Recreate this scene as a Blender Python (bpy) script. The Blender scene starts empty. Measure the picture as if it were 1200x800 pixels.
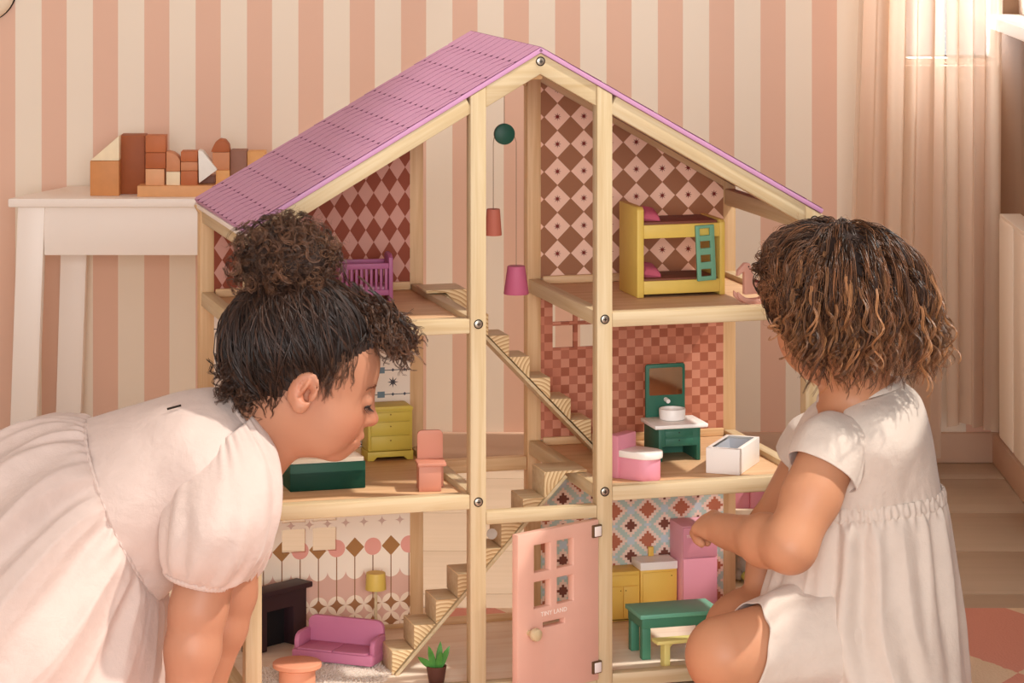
import bpy, bmesh, math, random
import numpy as np
from mathutils import Vector, Matrix, Euler
random.seed(7); np.random.seed(7)
S = bpy.context.scene
COL = S.collection
R = math.radians

# ------------------------------------------------------------------ camera
F_PX = 3681.0                       # focal length for the 1200 px wide frame
CAM_H = 1.18
HORIZON = -193.0
cam_d = bpy.data.cameras.new('camera')
cam = bpy.data.objects.new('camera', cam_d); COL.objects.link(cam)
cam.location = (0, 0, CAM_H); cam.rotation_euler = (R(90), 0, 0)
cam_d.sensor_width = 36; cam_d.lens = F_PX / 1200 * 36
cam_d.shift_y = -(400 - HORIZON) / 1200
cam_d.clip_end = 60
S.camera = cam

# ------------------------------------------------------------------ world, sun, exposure
def lin(c):
    return tuple(((x / 255) / 12.92 if x / 255 <= .04045 else ((x / 255 + .055) / 1.055) ** 2.4) for x in c)
W = bpy.data.worlds.new('world'); S.world = W; W.use_nodes = True
bg = W.node_tree.nodes['Background']
bg.inputs['Color'].default_value = (0.985, 0.985, 1.0, 1)
bg.inputs['Strength'].default_value = 0.62
sun_d = bpy.data.lights.new('sun', 'SUN'); sun = bpy.data.objects.new('sun', sun_d); COL.objects.link(sun)
sun_d.energy = 2.7; sun_d.angle = R(2.0); sun_d.color = (1.0, .95, .87)
SUN_DIR = Vector((1.0, -0.14, 1.32)).normalized()     # towards the sun
sun.rotation_euler = (-SUN_DIR).to_track_quat('-Z', 'Y').to_euler(); sun.location = (4, 3, 4)
# added area fill behind the camera, lighting the dollhouse rooms from the front
fill_d = bpy.data.lights.new('front_fill', 'AREA'); fill_lamp = bpy.data.objects.new('front_fill', fill_d); COL.objects.link(fill_lamp)
fill_d.shape = 'RECTANGLE'; fill_d.size = 3.0; fill_d.size_y = 1.9; fill_d.energy = 150; fill_d.color = (1.0, .985, .97)
fill_lamp.location = (0.25, -1.6, 1.35); fill_lamp.rotation_euler = (R(86), 0, 0)
# added area lamp outside the back-wall opening, making the sheer curtains glow
glow_d = bpy.data.lights.new('curtain_backlight', 'AREA'); glow_lamp = bpy.data.objects.new('curtain_backlight', glow_d); COL.objects.link(glow_lamp)
glow_d.shape = 'RECTANGLE'; glow_d.size = .26; glow_d.size_y = 1.6; glow_d.energy = 13; glow_d.color = (1.0, .98, .95)
glow_lamp.location = (.835, 6.16, 1.52); glow_lamp.rotation_euler = (R(-90), 0, 0)
S.view_settings.view_transform = 'Standard'; S.view_settings.look = 'None'
S.view_settings.gamma = 1; S.view_settings.use_curve_mapping = False
S.view_settings.exposure = 0.42
S.cycles.max_bounces = 8; S.cycles.diffuse_bounces = 6; S.cycles.transparent_max_bounces = 16
S.cycles.use_denoising = True

# ------------------------------------------------------------------ helpers
def at(px, py, d):
    """a point seen at pixel (px, py) of the photograph, d metres away"""
    return Vector(((px - 600) * d / F_PX, d, CAM_H - (py - HORIZON) * d / F_PX))

class E:
    """small arithmetic on shader sockets"""
    nt = None
    def __init__(s, v): s.v = v
    @staticmethod
    def op(o, *a):
        n = E.nt.nodes.new('ShaderNodeMath'); n.operation = o
        for i, x in enumerate(a):
            x = x.v if isinstance(x, E) else x
            if isinstance(x, (int, float)): n.inputs[i].default_value = x
            else: E.nt.links.new(x, n.inputs[i])
        return E(n.outputs[0])
    def __add__(s, o): return E.op('ADD', s, o)
    __radd__ = __add__
    def __sub__(s, o): return E.op('SUBTRACT', s, o)
    def __rsub__(s, o): return E.op('SUBTRACT', o, s)
    def __mul__(s, o): return E.op('MULTIPLY', s, o)
    __rmul__ = __mul__
    def __truediv__(s, o): return E.op('DIVIDE', s, o)
    def __lt__(s, o): return E.op('LESS_THAN', s, o)
    def __gt__(s, o): return E.op('GREATER_THAN', s, o)
    def abs(s): return E.op('ABSOLUTE', s)
    def floor(s): return E.op('FLOOR', s)
    def sqrt(s): return E.op('SQRT', s)
    def min(s, o): return E.op('MINIMUM', s, o)
    def max(s, o): return E.op('MAXIMUM', s, o)
    def cell(s, p, c=0.0):
        """signed distance to the nearest point of the lattice c + k p"""
        return E.op('WRAP', s - c, p / 2, -p / 2)

def rgb(c): return (*lin(c), 1)
def mix(nt, fac, a, b):
    n = nt.nodes.new('ShaderNodeMix'); n.data_type = 'RGBA'
    for s, v in ((n.inputs['Factor'], fac), (n.inputs[6], a), (n.inputs[7], b)):
        if isinstance(v, E): v = v.v
        if isinstance(v, bpy.types.NodeSocket): nt.links.new(v, s)
        else: s.default_value = v
    return n.outputs[2]

MATS = {}
def mat(name, c=None, rough=.55, spec=.4, bump=0, bscale=200, var=0, vscale=30, metal=0, sss=0, sheen=0, trans=0, stretch=None, build=None, coat=0):
    if name in MATS: return MATS[name]
    m = bpy.data.materials.new(name); m.use_nodes = True; nt = m.node_tree; E.nt = nt
    b = nt.nodes['Principled BSDF']; tc = nt.nodes.new('ShaderNodeTexCoord')
    b.inputs['Roughness'].default_value = rough; b.inputs['Specular IOR Level'].default_value = spec
    b.inputs['Metallic'].default_value = metal
    if coat: b.inputs['Coat Weight'].default_value = coat; b.inputs['Coat Roughness'].default_value = .25
    if sss:
        b.inputs['Subsurface Weight'].default_value = sss; b.inputs['Subsurface Radius'].default_value = (.012, .005, .003)
        b.inputs['Subsurface Scale'].default_value = 1.0
    if sheen: b.inputs['Sheen Weight'].default_value = sheen; b.inputs['Sheen Roughness'].default_value = .5
    if c is not None: b.inputs['Base Color'].default_value = rgb(c)
    vec = tc.outputs['Object']
    if stretch:
        mp = nt.nodes.new('ShaderNodeMapping'); mp.inputs['Scale'].default_value = stretch
        nt.links.new(vec, mp.inputs['Vector']); vec = mp.outputs['Vector']
    if var:
        n = nt.nodes.new('ShaderNodeTexNoise'); n.inputs['Scale'].default_value = vscale; n.inputs['Detail'].default_value = 4
        nt.links.new(vec, n.inputs['Vector'])
        lo = tuple(max(0, x * (1 - var)) for x in c); hi = tuple(min(255, x * (1 + var)) for x in c)
        nt.links.new(mix(nt, n.outputs['Fac'], rgb(lo), rgb(hi)), b.inputs['Base Color'])
    if bump:
        n = nt.nodes.new('ShaderNodeTexNoise'); n.inputs['Scale'].default_value = bscale; n.inputs['Detail'].default_value = 3
        nt.links.new(vec, n.inputs['Vector'])
        bp = nt.nodes.new('ShaderNodeBump'); bp.inputs['Strength'].default_value = bump; bp.inputs['Distance'].default_value = .002
        nt.links.new(n.outputs['Fac'], bp.inputs['Height']); nt.links.new(bp.outputs['Normal'], b.inputs['Normal'])
    if build: build(m, nt, b, tc)
    MATS[name] = m
    return m

def pattern_mat(name, fn, rough=.6):
    """fn(x, y, z, nt) returns a colour socket; x, y, z are object coordinates"""
    def build(m, nt, b, tc):
        sp = nt.nodes.new('ShaderNodeSeparateXYZ'); nt.links.new(tc.outputs['Object'], sp.inputs[0])
        nt.links.new(fn(E(sp.outputs[0]), E(sp.outputs[1]), E(sp.outputs[2]), nt), b.inputs['Base Color'])
    return mat(name, None, rough=rough, spec=.25, build=build)

def wood_mat(name, light, dark, scale=1.0, rough=.5):
    """pine: long streaks along local x, a few darker growth lines"""
    def build(m, nt, b, tc):
        oi = nt.nodes.new('ShaderNodeObjectInfo')
        mp = nt.nodes.new('ShaderNodeMapping'); mp.inputs['Scale'].default_value = (3 * scale, 70 * scale, 70 * scale)
        ad = nt.nodes.new('ShaderNodeVectorMath'); ad.operation = 'ADD'
        cb = nt.nodes.new('ShaderNodeCombineXYZ')
        for i in range(3): nt.links.new((E(oi.outputs['Random']) * (7.3 + 5 * i)).v, cb.inputs[i])
        nt.links.new(tc.outputs['Object'], ad.inputs[0]); nt.links.new(cb.outputs[0], ad.inputs[1])
        nt.links.new(ad.outputs[0], mp.inputs['Vector'])
        n = nt.nodes.new('ShaderNodeTexNoise'); n.inputs['Scale'].default_value = 1.6; n.inputs['Detail'].default_value = 5; n.inputs['Distortion'].default_value = .6
        nt.links.new(mp.outputs[0], n.inputs['Vector'])
        cr = nt.nodes.new('ShaderNodeValToRGB'); e = cr.color_ramp.elements
        e[0].position = .32; e[0].color = rgb(dark); e[1].position = .62; e[1].color = rgb(light)
        nt.links.new(n.outputs['Fac'], cr.inputs[0]); nt.links.new(cr.outputs[0], b.inputs['Base Color'])
        bp = nt.nodes.new('ShaderNodeBump'); bp.inputs['Strength'].default_value = .12; bp.inputs['Distance'].default_value = .001
        nt.links.new(n.outputs['Fac'], bp.inputs['Height']); nt.links.new(bp.outputs[0], b.inputs['Normal'])
    return mat(name, None, rough=rough, spec=.3, build=build)

class MB:
    """collects shapes into one mesh"""
    def __init__(s): s.v = []; s.f = []; s.m = []
    def add(s, vs, fs, mi=0):
        o = len(s.v); s.v += [tuple(v) for v in vs]; s.f += [tuple(i + o for i in f) for f in fs]; s.m += [mi] * len(fs); return s
    def box(s, lo, hi, mi=0, M=None):
        (a, b, c), (d, e, f) = lo, hi
        vs = [Vector(p) for p in ((a, b, c), (d, b, c), (d, e, c), (a, e, c), (a, b, f), (d, b, f), (d, e, f), (a, e, f))]
        if M is not None: vs = [M @ v for v in vs]
        return s.add(vs, [(3, 2, 1, 0), (4, 5, 6, 7), (0, 1, 5, 4), (1, 2, 6, 5), (2, 3, 7, 6), (3, 0, 4, 7)], mi)
    def prism(s, pts, a, b, axis='y', mi=0, side=None):
        """polygon pts in the plane across axis, from a to b"""
        n = len(pts)
        def p(q, t): return {'x': (t, q[0], q[1]), 'y': (q[0], t, q[1]), 'z': (q[0], q[1], t)}[axis]
        vs = [p(q, a) for q in pts] + [p(q, b) for q in pts]
        s.add(vs, [tuple(range(n)), tuple(range(2 * n - 1, n - 1, -1))], mi)
        o = len(s.v) - 2 * n
        fs = [(i + o, i + n + o, (i + 1) % n + n + o, (i + 1) % n + o) for i in range(n)]
        s.f += fs; s.m += [mi if side is None else side] * n
        return s
    def lathe(s, prof, seg=32, c=(0, 0, 0), mi=0, sx=1, sy=1, cap=True):
        n = len(prof); vs = []
        for r, z in prof:
            for k in range(seg):
                t = 2 * math.pi * k / seg; vs.append((c[0] + r * sx * math.cos(t), c[1] + r * sy * math.sin(t), c[2] + z))
        fs = []
        for i in range(n - 1):
            for k in range(seg):
                k2 = (k + 1) % seg; fs.append((i * seg + k, i * seg + k2, (i + 1) * seg + k2, (i + 1) * seg + k))
        if cap: fs += [tuple(range(seg - 1, -1, -1)), tuple((n - 1) * seg + k for k in range(seg))]
        return s.add(vs, fs, mi)
    def tube(s, pts, r, seg=10, mi=0, cap=True):
        pts = [Vector(p) for p in pts]; rr = r if isinstance(r, (list, tuple)) else [r] * len(pts); vs = []; n = len(pts)
        up = Vector((0, 0, 1)); t0 = (pts[1] - pts[0]).normalized()
        if abs(t0.dot(up)) > .9: up = Vector((1, 0, 0))
        for i, p in enumerate(pts):
            t = (pts[min(i + 1, n - 1)] - pts[max(i - 1, 0)]).normalized()
            a = t.cross(up).normalized(); b = a.cross(t)
            for k in range(seg):
                q = 2 * math.pi * k / seg; vs.append(p + rr[i] * (a * math.cos(q) + b * math.sin(q)))
        fs = [(i * seg + k, i * seg + (k + 1) % seg, (i + 1) * seg + (k + 1) % seg, (i + 1) * seg + k) for i in range(n - 1) for k in range(seg)]
        if cap: fs += [tuple(range(seg - 1, -1, -1)), tuple((n - 1) * seg + k for k in range(seg))]
        return s.add(vs, fs, mi)
    def ball(s, c, r, seg=24, rings=14, mi=0):
        r = r if isinstance(r, (tuple, list)) else (r, r, r)
        prof = [(max(1e-5, math.sin(math.pi * i / rings)), -math.cos(math.pi * i / rings)) for i in range(rings + 1)]
        m = MB(); m.lathe(prof, seg)
        return s.add([(c[0] + v[0] * r[0], c[1] + v[1] * r[1], c[2] + v[2] * r[2]) for v in m.v], m.f, mi)

def link(name, me, parent=None):
    o = bpy.data.objects.new(name, me); COL.objects.link(o)
    if parent is not None: o.parent = parent
    return o

def obj(name, mb, mats, parent=None, bevel=0, smooth=False, segs=2, M=None):
    me = bpy.data.meshes.new(name); me.from_pydata([tuple(v) for v in mb.v], [], mb.f)
    for m in (mats if isinstance(mats, (list, tuple)) else [mats]): me.materials.append(m)
    me.polygons.foreach_set('material_index', mb.m)
    bm = bmesh.new(); bm.from_mesh(me)
    bmesh.ops.remove_doubles(bm, verts=bm.verts, dist=1e-6)
    bmesh.ops.recalc_face_normals(bm, faces=bm.faces)
    if bevel:
        ed = [e for e in bm.edges if len(e.link_faces) == 2 and e.calc_face_angle(0) > .5]
        bmesh.ops.bevel(bm, geom=ed, offset=bevel, segments=segs, profile=.5, affect='EDGES', clamp_overlap=True)
    if smooth or bevel:
        for f in bm.faces: f.smooth = True
        lim = .75 if smooth else .6
        for e in bm.edges:
            if len(e.link_faces) == 2 and e.calc_face_angle(0) > lim: e.smooth = False
    bm.to_mesh(me); bm.free()
    o = link(name, me, parent)
    if M is not None: o.matrix_local = M
    return o

def tag(o, label=None, cat=None, group=None, kind=None):
    for k, v in (('label', label), ('category', cat), ('group', group), ('kind', kind)):
        if v: o[k] = v
    return o
def thing(name, label, cat, loc=(0, 0, 0), rz=0, group=None):
    o = bpy.data.objects.new(name, None); COL.objects.link(o); o.empty_display_size = .05
    o.location = loc; o.rotation_euler = (0, 0, rz)
    return tag(o, label, cat, group)

# ------------------------------------------------------------------ the room
FLOOR_Z = -.010
BACK = 5.97
RIGHT = .925
CEIL = 2.45
def stripes(x, y, z, nt):
    f = (E.op('WRAP', x + .944, .0976, 0.0) < .0500)
    n = nt.nodes.new('ShaderNodeTexNoise'); n.inputs['Scale'].default_value = 3
    base = mix(nt, f, rgb((228, 188, 166)), rgb((240, 226, 208)))
    return base
M_wall = pattern_mat('striped_wallpaper', stripes, .7)
M_sidewall = mat('shaded_wall', (140, 110, 86), rough=.8, var=.06, vscale=6)  # brown tone puts the shade under the window into the wall colour
M_ceiling = mat('ceiling_white', (235, 225, 212), rough=.8)
M_white = mat('white_paint', (243, 233, 224), rough=.4, bump=.03, bscale=60)
M_base = mat('baseboard_paint', (205, 170, 145), rough=.5)
M_plank = wood_mat('plank_paint', (192, 168, 144), (187, 163, 138), scale=.35, rough=.55)

def structure(name, mb, m, bevel=0, parent=None):
    return tag(obj(name, mb, m, parent, bevel), kind='structure')
LEFT = -1.35
# back wall with a narrow window opening added to glow through the curtain
wx0, wx1, wz0, wz1 = .742, .925, .742, 2.2
mb = MB()
for lo, hi in (((LEFT, FLOOR_Z), (wx0, CEIL)), ((wx0, FLOOR_Z), (wx1, wz0)), ((wx0, wz1), (wx1, CEIL)), ((wx1, FLOOR_Z), (RIGHT + .1, CEIL))):
    if hi[0] - lo[0] > 1e-4: mb.box((lo[0], BACK, lo[1]), (hi[0], BACK + .1, hi[1]))
structure('wall_back', mb, M_wall)
# right wall with the large window (the sill shows at the frame's edge)
SY0, SY1, SZ0, SZ1 = 3.35, 5.92, .842, 2.40
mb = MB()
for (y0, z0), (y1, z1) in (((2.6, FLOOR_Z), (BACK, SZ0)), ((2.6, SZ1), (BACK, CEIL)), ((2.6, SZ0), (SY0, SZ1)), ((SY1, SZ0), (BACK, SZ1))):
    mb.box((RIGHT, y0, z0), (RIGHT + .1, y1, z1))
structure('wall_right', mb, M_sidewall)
mb = MB(); mb.box((LEFT - .1, 2.6, FLOOR_Z), (LEFT, BACK, CEIL)); structure('wall_left', mb, mat('plain_wall', (236, 228, 218), rough=.8))
mb = MB(); mb.box((LEFT - .1, 2.6, CEIL), (RIGHT + .1, BACK + .1, CEIL + .08)); structure('ceiling', mb, M_ceiling)
def glass_build(m, nt, b, tc):
    out = nt.nodes['Material Output']; tr = nt.nodes.new('ShaderNodeBsdfTransparent'); gl = nt.nodes.new('ShaderNodeBsdfGlossy')
    gl.inputs['Roughness'].default_value = .02; mx = nt.nodes.new('ShaderNodeMixShader'); mx.inputs[0].default_value = .06
    nt.links.new(tr.outputs[0], mx.inputs[1]); nt.links.new(gl.outputs[0], mx.inputs[2]); nt.links.new(mx.outputs[0], out.inputs[0])
M_glass = mat('window_glass', build=glass_build)
def window(name, axis, a0, a1, z0, z1, p, t=.035):
    w = thing(name, '', '')
    for k in ('label', 'category'):
        if k in w: del w[k]
    w['kind'] = 'structure'
    def bx(mb, u0, u1, q0, q1, d0, d1):
        if axis == 'y': mb.box((u0, p + d0, q0), (u1, p + d1, q1))
        else: mb.box((p + d0, u0, q0), (p + d1, u1, q1))
    mb = MB()
    bx(mb, a0, a1, z0, z0 + t, .03, .08); bx(mb, a0, a1, z1 - t, z1, .03, .08)
    bx(mb, a0, a0 + t, z0 + t, z1 - t, .03, .08); bx(mb, a1 - t, a1, z0 + t, z1 - t, .03, .08)
    obj('window_frame', mb, M_white, w, .003)
    mb = MB(); bx(mb, a0 + t, a1 - t, z0 + t, z1 - t, .053, .057); obj('pane', mb, M_glass, w)
    return w
window('added_glow_window', 'y', wx0, wx1, wz0, wz1, BACK, .012)
w1 = window('window_1', 'x', SY0, SY1, SZ0, SZ1, RIGHT)
mb = MB(); mb.box((RIGHT - .035, SY0 - .05, SZ0 - .022), (RIGHT + .03, SY1 - .02, SZ0 + .002)); obj('window_sill', mb, M_white, w1, .003)
# floor of long painted planks
fl = bpy.data.objects.new('floor', None); COL.objects.link(fl); fl['kind'] = 'structure'
y = BACK + .02
ys = []
while y > .6: ys.append(y); y -= .295
ys = [5.99, 5.815] + [5.52 - .295 * k for k in range(17)]
for a, b in zip(ys[:-1], ys[1:]):
    j = random.uniform(-.4, .4)
    mb = MB()
    for x0, x1 in ((-2.4, RIGHT + .02),):
        mb.box((x0, b + .0018, FLOOR_Z - .02), (x1, a - .0018, FLOOR_Z))
    obj('plank', mb, M_plank, fl, .002)
mb = MB(); mb.box((-2.4, .6, FLOOR_Z - .03), (RIGHT + .02, 6.0, FLOOR_Z - .018)); obj('subfloor', mb, mat('gap_dark', (60, 42, 32), rough=.9), fl)
mb = MB(); mb.box((LEFT, BACK - .014, FLOOR_Z), (RIGHT, BACK, .047)); structure('baseboard_back', mb, M_base, .003)
mb = MB(); mb.box((RIGHT - .014, 2.6, FLOOR_Z), (RIGHT, BACK - .014, .047)); structure('baseboard_right', mb, M_base, .003)
# ------------------------------------------------------------------ the dollhouse
HT = 0.27528
HOUSE = thing('dollhouse', 'tall open-fronted wooden dollhouse of three storeys under a purple shingled roof', 'dollhouse', (-.34878, 4.2166, 0), HT)
def H(u, v, z):
    c, s = math.cos(HT), math.sin(HT)
    return Vector((-.34878 + u * c - v * s, 4.2166 + u * s + v * c, z))
M_pine = wood_mat('pine', (212, 191, 154), (198, 172, 130))
M_pine_shaded = wood_mat('pine_shaded', (222, 186, 142), (206, 164, 116))  # warmer pine copy; shading of the back members put into the colour
M_board = wood_mat('floor_board', (220, 180, 138), (204, 160, 116), scale=.6)
M_base_board = wood_mat('ground_board', (248, 232, 212), (238, 216, 192), scale=.5)  # whitened in place of the sunlight missing on the ground floor
def grain_build(m, nt, b, tc):
    oi = nt.nodes.new('ShaderNodeObjectInfo'); sp = nt.nodes.new('ShaderNodeSeparateXYZ'); nt.links.new(tc.outputs['Object'], sp.inputs[0])
    r = E(oi.outputs['Random'])
    x = E(sp.outputs[0]); z = E(sp.outputs[2])
    cx = (r * 0.09) - .05; cz = (E.op('FRACT', r * 7.7) * .08) - .09
    d = ((x - cx) * (x - cx) + (z - cz) * (z - cz)).sqrt()
    n = nt.nodes.new('ShaderNodeTexNoise'); n.inputs['Scale'].default_value = 40; nt.links.new(tc.outputs['Object'], n.inputs['Vector'])
    w = E.op('FRACT', (d + E(n.outputs['Fac']) * .004) * 190)
    cr = nt.nodes.new('ShaderNodeValToRGB'); e = cr.color_ramp.elements
    e[0].position = .35; e[0].color = rgb((232, 205, 158)); e[1].position = .92; e[1].color = rgb((186, 142, 92))
    nt.links.new(w.v, cr.inputs[0]); nt.links.new(cr.outputs[0], b.inputs['Base Color'])
M_endgrain = mat('pine_end_grain', rough=.6, build=grain_build)
M_screw = mat('screw_metal', (190, 180, 165), rough=.3, metal=.9)
M_dark = mat('dark_recess', (40, 28, 20), rough=.9)

def beam(name, p0, p1, w, h, m=None, parent=None, bevel=.0018, up=(0, 0, 1)):
    """a bar from p0 to p1 (house coordinates, centre line), w across and h along 'up'"""
    p0, p1 = Vector(p0), Vector(p1); x = (p1 - p0); L = x.length; x.normalize()
    y = Vector(up).cross(x)
    if y.length < 1e-4: y = Vector((0, 1, 0)).cross(x) if abs(x.y) < .9 else Vector((1, 0, 0))
    y.normalize(); z = x.cross(y)
    Mx = Matrix((x, y, z)).transposed().to_4x4(); Mx.translation = p0
    mb = MB().box((0, -w / 2, -h / 2), (L, w / 2, h / 2))
    return obj(name, mb, m or M_pine, parent or HOUSE, bevel, M=Mx)

U = (0, .3116, .4926, .80); DEP = .349; ZB, ZA = .27, .51; P = .0225
EAVE_Z, RIDGE_U, RIDGE_Z = .6535, .4005, .890
SLOPE = (RIDGE_Z - EAVE_Z) / (RIDGE_U + .0155)
def roof_z(u): return RIDGE_Z - abs(u - RIDGE_U) * SLOPE
# posts
for i, u in enumerate(U):
    for v, w, m in ((0, P, M_pine), (DEP, .0215, M_pine_shaded)):
        a, b = u - w / 2, u + w / 2
        mb = MB().prism([(0, -w / 2), (0, w / 2), (roof_z(b) - .0092, w / 2), (roof_z(a) - .0092, -w / 2)], -w / 2, w / 2, 'z')
        obj('post', mb, m, HOUSE, .0018, M=Matrix(((0, 1, 0, u), (0, 0, 1, v), (1, 0, 0, 0), (0, 0, 0, 1))))
def screw(u, v, z):
    s = MB().lathe([(.0052, 0), (.0050, .0012), (.0036, .0016)], 20)
    Mx = Matrix.Translation((u, v, z)) @ Matrix.Rotation(R(90), 4, 'X')
    o = obj('screw', s, M_screw, HOUSE, smooth=True, M=Mx)
    c = MB().box((-.0026, -.0006, .0015), (.0026, .0006, .0019)).box((-.0006, -.0026, .0015), (.0006, .0026, .0019))
    obj('screw_slot', c, M_dark, o)
    r = MB().lathe([(.0066, .0001), (.0066, .0004), (.0053, .0004), (.0053, .0001)], 20, cap=False)
    obj('screw_rim', r, M_dark, o)
for u, z in ((U[1], .5125), (U[1], .2695), (U[2], .5115), (U[2], .2735), (U[3] + .002, .638), (U[0], .51), (U[0], .27)): screw(u, -P / 2, z)
# floors: frames and boards for the two units at two levels, and the base
for (u0, u1) in ((U[0], U[1]), (U[2], U[3])):
    for z in (ZB, ZA):
        a, b = u0 + P / 2, u1 - P / 2
        beam('front_rail', (a, 0, z), (b, 0, z), .020, .0205)
        beam('back_rail', (a, DEP, z), (b, DEP, z), .018, .0205, M_pine_shaded)
        for u in (u0, u1): beam('side_rail', (u, P / 2, z), (u, DEP - P / 2, z), .018, .0205)
        mb = MB().box((u0 + .0088, .0098, z - .006), (u1 - .0088, DEP - .0088, z + .0025)); obj('floor_board', mb, M_board, HOUSE, .0006)
        # trim strips along the foot of the wallpaper
        beam('skirting', (a, DEP - .0165, z + .0085), (b, DEP - .0165, z + .0085), .006, .012, M_pine_shaded)
beam('front_rail', (U[0] + P / 2, 0, .0115), (U[3] - P / 2, 0, .0115), .021, .019) if 0 else None
for a, b in zip(U[:-1], U[1:]):
    beam('front_rail', (a + P / 2, 0, .0115), (b - P / 2, 0, .0115), .020, .019)
    beam('back_rail', (a + P / 2, DEP, .0115), (b - P / 2, DEP, .0115), .018, .020, M_pine_shaded)
for u in (U[0], U[3]): beam('side_rail', (u, P / 2, .0115), (u, DEP - P / 2, .0115), .018, .019)
mb = MB().box((U[0] + .009, .010, .003), (U[3] - .009, DEP - .009, .0140)); obj('base_board', mb, M_base_board, HOUSE, .0006)
beam('cross_rail', (U[1] + P / 2, DEP, .246), (U[2] - P / 2, DEP, .246), .018, .0195, M_pine_shaded)
beam('door_lintel', (U[1] + P / 2, -.002, .2465), (U[2] - P / 2, -.002, .2465), .019, .0175)

# printed back panels -------------------------------------------------
def star8(x, z, r):
    """eight thin spikes: small where the value is below zero"""
    ax, az = x.abs(), z.abs()
    d = 0.70710678
    p, q = ((x + z) * d).abs(), ((x - z) * d).abs()
    a = ax.min(az); b = p.min(q)
    rad = (x * x + z * z).sqrt()
    w = (E(1.0) - rad / r) * (r * .20)
    return (a.min(b) - w)
def pat_harlequin(x, y, z, nt):
    f = (x.cell(.0237, .0098) .abs() / .0237 + z.cell(.0362, .6015).abs() / .0362) < .5
    return mix(nt, f, rgb((204, 150, 134)), rgb((142, 70, 48)))
def pat_stars(x, y, z, nt):
    x0, z0, p = .528, .7195, .0412
    dx, dz = x.cell(p, x0), z.cell(p * .99, z0)
    f = (dx.abs() + dz.abs()) < p * .487
    st = star8(dx, dz, .0062) < 0
    c = mix(nt, f, rgb((156, 106, 76)), rgb((240, 198, 174)))
    return mix(nt, st, c, rgb((120, 40, 32)))
def pat_checker(x, y, z, nt):
    c = .0129
    k = ((x - .598) / c).floor() + ((z - .27) / c).floor()
    n = nt.nodes.new('ShaderNodeTexWhiteNoise'); n.noise_dimensions = '2D'
    cb = nt.nodes.new('ShaderNodeCombineXYZ'); nt.links.new((((x - .598) / c).floor()).v, cb.inputs[0]); nt.links.new((((z - .27) / c).floor()).v, cb.inputs[1])
    nt.links.new(cb.outputs[0], n.inputs['Vector'])
    f = E.op('FRACT', k * .5) > .25
    a = mix(nt, f, rgb((206, 140, 114)), rgb((178, 108, 84)))
    b = mix(nt, f, rgb((196, 126, 100)), rgb((164, 94, 70)))
    return mix(nt, E(n.outputs['Value']) > .6, a, b)
def pat_pixel(x, y, z, nt):
    un = .0038
    ix = (x.cell(.0532, .6165).abs() / un + .5).floor(); iz = (z.cell(.0456, .2125).abs() / un + .5).floor()
    d = ix + iz; e = (E(7.0) - ix) + (E(6.0) - iz)
    c = mix(nt, (d > 5.5), rgb((246, 220, 202)), rgb((190, 210, 200)))
    c = mix(nt, (d < 3.5), c, rgb((190, 116, 88)))
    c = mix(nt, (e < 4.5), c, rgb((246, 220, 202)))
    c = mix(nt, ((iz < 1.5) * (ix > 5.5)).max((ix < 1.5) * (iz > 5.5)), c, rgb((200, 216, 222)))
    return mix(nt, (e < 2.5), c, rgb((128, 76, 62)))
def pat_flowers(x, y, z, nt):
    P2 = .0544; xc = .1368
    dxc, dxd = x.cell(P2, xc), x.cell(P2, xc + P2 / 2)
    dx = x.cell(P2 / 2, xc)
    zc = .1375
    c = rgb((250, 235, 214))
    # mauve band under a row of hanging half circles, petals where two circle lattices overlap
    pp = P2 / 2; r = pp / 2
    hang = (dx * dx + (z - .105) * (z - .105)).sqrt()
    c = mix(nt, (z < .105) * (hang > r), c, rgb((222, 178, 158)))
    za_ = z.cell(pp, .054); zb_ = z.cell(pp, .054 + r); dxo = x.cell(pp, xc + r)
    dA = (dx * dx + za_ * za_).sqrt() < r; dB = (dxo * dxo + zb_ * zb_).sqrt() < r
    low = z < .0676
    c = mix(nt, low * dA, c, rgb((164, 114, 74)))
    c = mix(nt, low * dA * dB, c, rgb((248, 226, 200)))
    # stems, circles, diamonds
    c = mix(nt, (dx.abs() < .0008) * (z < zc) * (z > .06), c, rgb((150, 104, 66)))
    c = mix(nt, (dxc * dxc + (z - zc) * (z - zc)).sqrt() < .0126, c, rgb((232, 164, 148)))
    c = mix(nt, (dxd.abs() + (z - zc).abs() * .95) < .0140, c, rgb((168, 120, 70)))
    s = dxd * 0 + x.cell(pp, xc + pp / 2)
    q = s.abs().sqrt() + (z - .1745).abs().sqrt()
    return mix(nt, q < .094, c, rgb((214, 184, 166)))
def pat_tiles(x, y, z, nt):
    p = .0356
    dx, dz = x.cell(p, .0265), z.cell(p, .4125)
    c = mix(nt, star8(dx, dz, .0085) < 0, rgb((236, 222, 206)), rgb((70, 66, 70)))
    hz = z.cell(p, .4125 + p / 2)
    c = mix(nt, hz.abs() < .0006, c, rgb((70, 76, 84)))
    c = mix(nt, (x.cell(p / 2, .0265).abs() + hz.abs()) < .0026, c, rgb((74, 80, 90)))
    w = x.cell(p * 2, .0265 + p * .5)
    return mix(nt, (w.abs() < .0055) * (hz.abs() < .0045), c, rgb((110, 130, 140)))
PM = {'harlequin': pattern_mat('harlequin_paper', pat_harlequin), 'stars': pattern_mat('star_diamond_paper', pat_stars),
      'checker': pattern_mat('checker_paper', pat_checker), 'pixel': pattern_mat('pixel_tile_paper', pat_pixel),
      'flowers': pattern_mat('flower_paper', pat_flowers), 'tiles': pattern_mat('tile_paper', pat_tiles)}
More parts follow.
